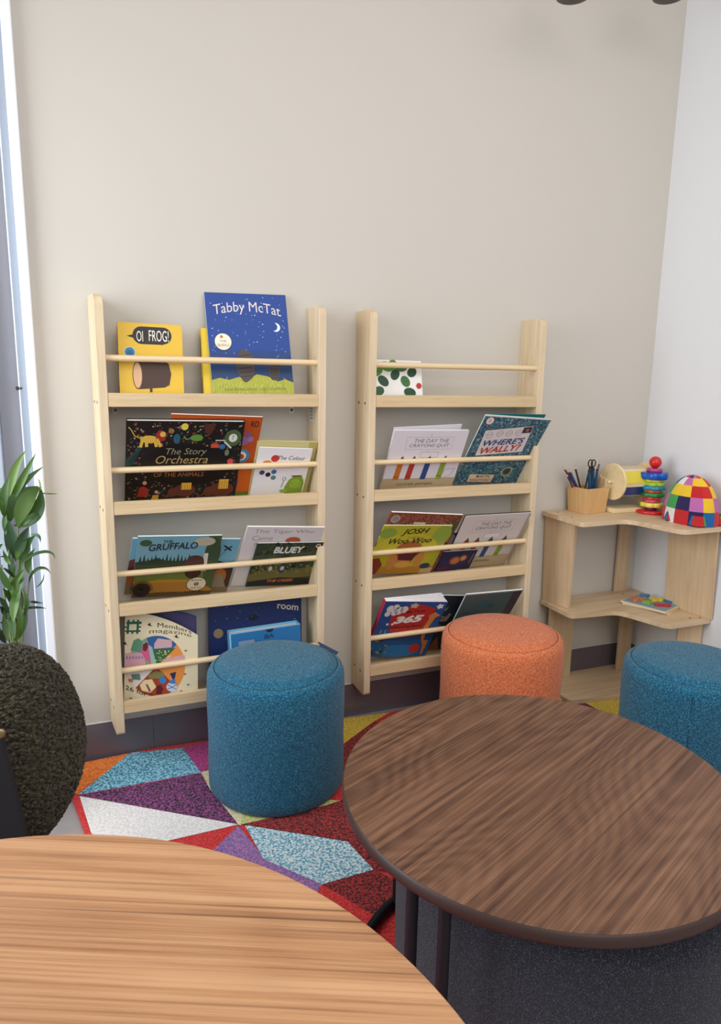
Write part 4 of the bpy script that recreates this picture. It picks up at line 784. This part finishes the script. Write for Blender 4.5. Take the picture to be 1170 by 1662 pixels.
# scissors and blue brushes
def brush(foot, px, py, y, label, w=.012):
    tip = ony(px, py, y); ft = pc+R2 @ Vector((foot[0], foot[1], .0112)); root = empty('plastic_pen', ft, label, 'pen', 'blue plastic pens in the pot')
    b = MB(); b.tube([ft, ft.lerp(tip, .8), tip], [.005, .0065, .005], mat('pen_teal', (24, 72, 104), .3), 14); b.build('barrel', root, ft)
    b = MB(); d = (tip-ft).normalized(); b.tube([tip, tip+d*.008], [.0055, .004], mat('pen_cap', (12, 22, 34), .3), 12); b.build('cap', root, ft)
brush((.012, -.01), 956, 766, -.09, 'dark teal pen, left of the three in the pot'); brush((.02, .0), 963, 763, -.08, 'dark teal pen, middle of the three in the pot'); brush((.026, -.012), 969, 764, -.09, 'dark teal pen, right of the three in the pot')
root = empty('scissors', pc, 'black-handled scissors standing handles up among the pencils', 'scissors')
for s_, ang in ((0, -.25), (1, .25)):
    q = ony(958+s_*5, 752, -.075); b = MB(); b.tube([q+Vector((.010*math.cos(a), 0, .014*math.sin(a))) for a in [2*math.pi*i/20 for i in range(21)]], .0025, mat('scissor_handle', (16, 18, 22), .35), 8, False); b.build('handle', root, pc)
    f_ = pc+R2 @ Vector((.004 if s_ else -.03, .0, .02)) if not s_ else pc+R2 @ Vector((.01, .004, .02)); b = MB(); b.tube([q+Vector((0, 0, -.014)), f_+Vector((.0, 0, .02))], [.004, .002], METAL, 8); b.build('blade', root, pc)
# ------------------------------------------------------------------ rolling drum toy
dx0 = 1.915; yc = -.105; zc = ZT2+.1+.022; Rd = .073
dt = empty('drum_toy', (2.0, yc, ZT2), 'wooden rolling drum toy with yellow and blue panels behind the stacking toy', 'toy')
RX = Matrix.Rotation(math.pi/2, 3, 'Y')
LW = wood('toy_wood', [(222, 196, 146), (236, 214, 168), (242, 224, 184)], 'x', .4, 50, 23.)
for x in (dx0, dx0+.165):
    b = MB(); b.lathe([(.001, -.005), (Rd-.002, -.005), (Rd, -.003), (Rd, .003), (Rd-.002, .005), (.001, .005)], LW, 56, (x, yc, zc), False, RX); b.build('end_disc', dt, dt.location)
n = 12
for k in range(n):
    a0, a1 = 2*math.pi*(k+.5)/n+.12, 2*math.pi*(k+1.5)/n+.12; wide = k % 2 == 0
    am = (a0+a1)/2; cols = ['c23a2e', 'd8c8a0', 'e6d544', '1a4a96', '2c2c34', '3a8a4a']
    b = MB(); rr = Rd-.012
    def ap(a, r, x): return (x, yc+r*math.cos(a), zc+r*math.sin(a))
    if wide: a0 -= .13; a1 += .13
    else: a0 += .14; a1 -= .14
    q = [ap(a0, rr, dx0+.006), ap(a1, rr, dx0+.006), ap(a1, rr, dx0+.159), ap(a0, rr, dx0+.159)]; q2 = [ap(a0, rr-.004, dx0+.006), ap(a1, rr-.004, dx0+.006), ap(a1, rr-.004, dx0+.159), ap(a0, rr-.004, dx0+.159)]
    colr = cols[k//2] if wide else None
    b.hexa(q2+q, mat('drum_'+colr, colr, .3) if wide else LW); b.build('colour_panel' if wide else 'slat', dt, dt.location)
b = MB(); b.tube([(dx0-.02, yc, zc), (dx0+.185, yc, zc)], .005, LW, 12); b.lathe([(.001, -.006), (.007, -.003), (.007, .003), (.001, .006)], LW, 16, (dx0-.02, yc, zc), True, RX); b.build('axle', dt, dt.location)
for x in (dx0-.012, dx0+.178):
    b = MB(); b.box((x+.004, yc+.045, ZT2+.018+(zc-ZT2-.018)/2+.004), (.009, .03, zc-ZT2-.01), LW); b.build('support', dt, dt.location, bevel=.001)
b = MB(); b.box((dx0+.083, yc, ZT2+.009), (.20, .075, .018), LW); b.build('base', dt, dt.location, bevel=.002)
# ------------------------------------------------------------------ stacking toy
sx_, sy_ = 2.062, -.168; bx = Vector((sx_, sy_-.0, ZT2)); stt = empty('stacking_toy', bx, 'stacking toy of coloured flower rings topped with a red ball', 'toy')
PL = {k: mat('plastic_'+k, c_, .22) for k, c_ in dict(red=(206, 36, 34), purple=(92, 40, 110), yellow=(236, 218, 86), pink=(206, 78, 110), red2=(214, 64, 62), green=(36, 128, 68), orange=(226, 112, 62), blue=(30, 134, 176), lime=(160, 196, 66), dblue=(18, 84, 178), magenta=(178, 60, 126)).items()}
px1 = 1/545.
b = MB(); b.lathe([(.001, 0), (.046, 0), (.048, .002), (.048, .007), (.045, .0095), (.001, .0095)], PL['red'], 56, bx); b.v = [bx+(v-bx)*1.22 for v in b.v]; b.build('base', stt, bx)
layers = [('purple', .019, .011), ('yellow', .036, .015), ('pink', .028, .010), ('red2', .030, .010), ('green', .038, .013), ('orange', .030, .010), ('blue', .041, .0125), ('lime', .037, .0125), ('yellow', .032, .0095), ('dblue', .046, .022), ('magenta', .024, .013)]
z = .0097
for i, (cn, rad, h) in enumerate(layers):
    b = MB(); k = 6; ph = i*.5; fn = (lambda a, k=k, ph=ph: 1-.12*(1-abs(math.cos(k/2*(a+ph))))) if rad > .025 else None; e = h*.15
    b.lathe([(rad-.003, z+.0001), (rad, z+e), (rad, z+h-e), (rad-.003, z+h-.0001)], PL[cn], 72, bx, True, fn=fn); b.v = [bx+(v-bx)*1.22 for v in b.v]; b.build('ring', stt, bx); z += h
b = MB(); rb = .0195; b.lathe([(max(.0005, rb*math.cos(t)), z+rb*.96+rb*math.sin(t)) for t in [-math.pi/2+math.pi*i/20 for i in range(21)]], PL['red'], 40, bx); b.v = [bx+(v-bx)*1.22 for v in b.v]; b.build('ball_knob', stt, bx)
# ------------------------------------------------------------------ patchwork soft toy (plain stand-in)
pt = Vector((2.074, -.352, ZT2)); ptr = empty('patchwork_toy', pt, 'domed patchwork soft toy in bright squares at the right end of the corner shelf', 'soft toy')
PC = ['b9262a', '1d5f9a', '141318', '3f9a4e', 'b868a4', 'e6bc2c', 'e2ddda', 'c22a2c', '2a2350', 'd9559a', 'e8c232']
PM = [heather('patch_'+c_, [tuple(int(int(c_[i:i+2], 16)*f_) for i in (0, 2, 4)) for f_ in (.9, 1, 1.04 if c_ < 'e' else 1)], 700, contrast=(.2, .8), bmp=.05) for c_ in PC]
b = MB(); N1, N2 = 48, 24; R_ = random.Random(8); cm = {}
body = pt+Vector((.0, 0, .012))
def dome(u, v, c_, sx, sy, sz): return c_+Vector((sx*math.cos(v)*math.cos(u), sy*math.cos(v)*math.sin(u), sz*math.sin(v)))
def patched(b, c_, s_, v0, nu, nv, q=4):
    for j in range(nv*q):
        for i in range(nu*q):
            key = (i//q, j//q); cm.setdefault((id(b), key), R_.choice([k for k in range(len(PM)) if k != cm.get((id(b), (i//q-1, j//q))) and k != cm.get((id(b), (i//q, j//q-1)))]))
            U = lambda a: 2*math.pi*a/(nu*q); V = lambda a: v0+(math.pi/2-v0)*a/(nv*q)*.999
            b.add([dome(U(i), V(j), c_, *s_), dome(U(i+1), V(j), c_, *s_), dome(U(i+1), V(j+1), c_, *s_), dome(U(i), V(j+1), c_, *s_)], [(0, 1, 2, 3)], PM[cm[(id(b), key)]], True)
patched(b, body, (.080, .112, .166), -.08, 12, 5); b.build('body', ptr, pt)
for (dx, dy) in ((-.042, -.075), (.04, -.075), (-.052, .03), (.04, .07)):
    b = MB(); c_ = pt+Vector((dx, dy, 0)); n = 24
    for k in range(0, 3, 3):
        for j in range(4):
            a0 = 2*math.pi*(j/4); vs = []
            for t in range(7):
                a = a0+math.pi/2*t/6
                for zz in (0, 2.4): vs.append(c_+Vector(((.030-.003*zz)*math.cos(a), (.034-.004*zz)*math.sin(a), .004+zz*.015)))
            b.add(vs, [(2*t, 2*t+2, 2*t+3, 2*t+1) for t in range(6)], PM[(7, 1, 0, 3)[j]], True)
    b.lathe([(.001, 0), (.026, 0), (.031, .005)], PM[2], 24, c_); b.build('foot', ptr, pt)
# red ball toy whose edge shows at the picture's right border
c_ = Vector((2.118, -.185, ZT2+.15)); b = MB(); bb_ = .028
q = ony(1172, 779, -.24); b.lathe([(max(.0005, .02*math.cos(t)), .02*math.sin(t)) for t in [-math.pi/2+math.pi*i/16 for i in range(17)]], mat('red_fabric', (150, 30, 38), .8), 32, (q.x, q.y, q.z)); b.build('pompom', ptr, pt)
# ------------------------------------------------------------------ puzzle boards and pieces on the middle board
ZM = .3756
def wboard(c_, w, d, rot, z, col, label):
    b = MB(); b.box((0, 0, .003), (w, d, .006), wood('puzzle_wood', [(206, 180, 140), (224, 202, 166), (234, 216, 184)], 'x', .5, 60, 31.)); b.box((0, 0, .0063), (w-.012, d-.012, .0008), ink(col))
    o = b.build('puzzle_board', origin=(0, 0, 0), bevel=.001); o.location = (c_[0], c_[1], z); o.rotation_euler = (0, 0, rot); return tag(o, label, 'puzzle', 'two stacked puzzle boards')
wboard((2.062, -.222), .187, .137, -1.12, ZM, 'c8b492', 'wooden puzzle board lying underneath the picture puzzle board')
wboard((2.0525, -.225), .187, .137, -1.215, ZM+.0072, '7fa4b0', 'wooden puzzle board with blue picture on top, holding coloured pieces')
def piece(px, py, s, col, label, k):
    s *= 1.35; p = onz(px, py, ZM+.0072+.0078); b = MB(); b.prism([(s*(1+.28*math.sin(k*a+1))*math.cos(a), s*(.7+.25*math.cos(k*a))*math.sin(a)) for a in [2*math.pi*i/28 for i in range(28)]], 0, .009, mat('piece_'+col, col, .35))
    o = b.build('puzzle_piece', origin=(0, 0, 0), bevel=.001); o.location = (p.x, p.y, ZM+.0072+.0072); o.rotation_euler = (0, 0, -.6); tag(o, label, 'puzzle piece', 'puzzle pieces')
piece(1034, 973.5, .020, 'd8764a', 'orange puzzle piece on the picture puzzle board', 3); piece(1051, 979, .013, '86b43a', 'green puzzle piece in the middle of the picture puzzle board', 4)
piece(1064, 974, .019, 'e0c832', 'yellow puzzle piece near the back of the picture puzzle board', 3); piece(1075, 983, .019, 'b82c30', 'red puzzle piece at the front of the picture puzzle board', 2); piece(1085, 977, .017, '2470a0', 'blue round puzzle piece at the right of the picture puzzle board', 1)
piece(1046, 967.5, .012, '4a7aa8', 'slate blue puzzle piece at the back left of the picture puzzle board', 2)
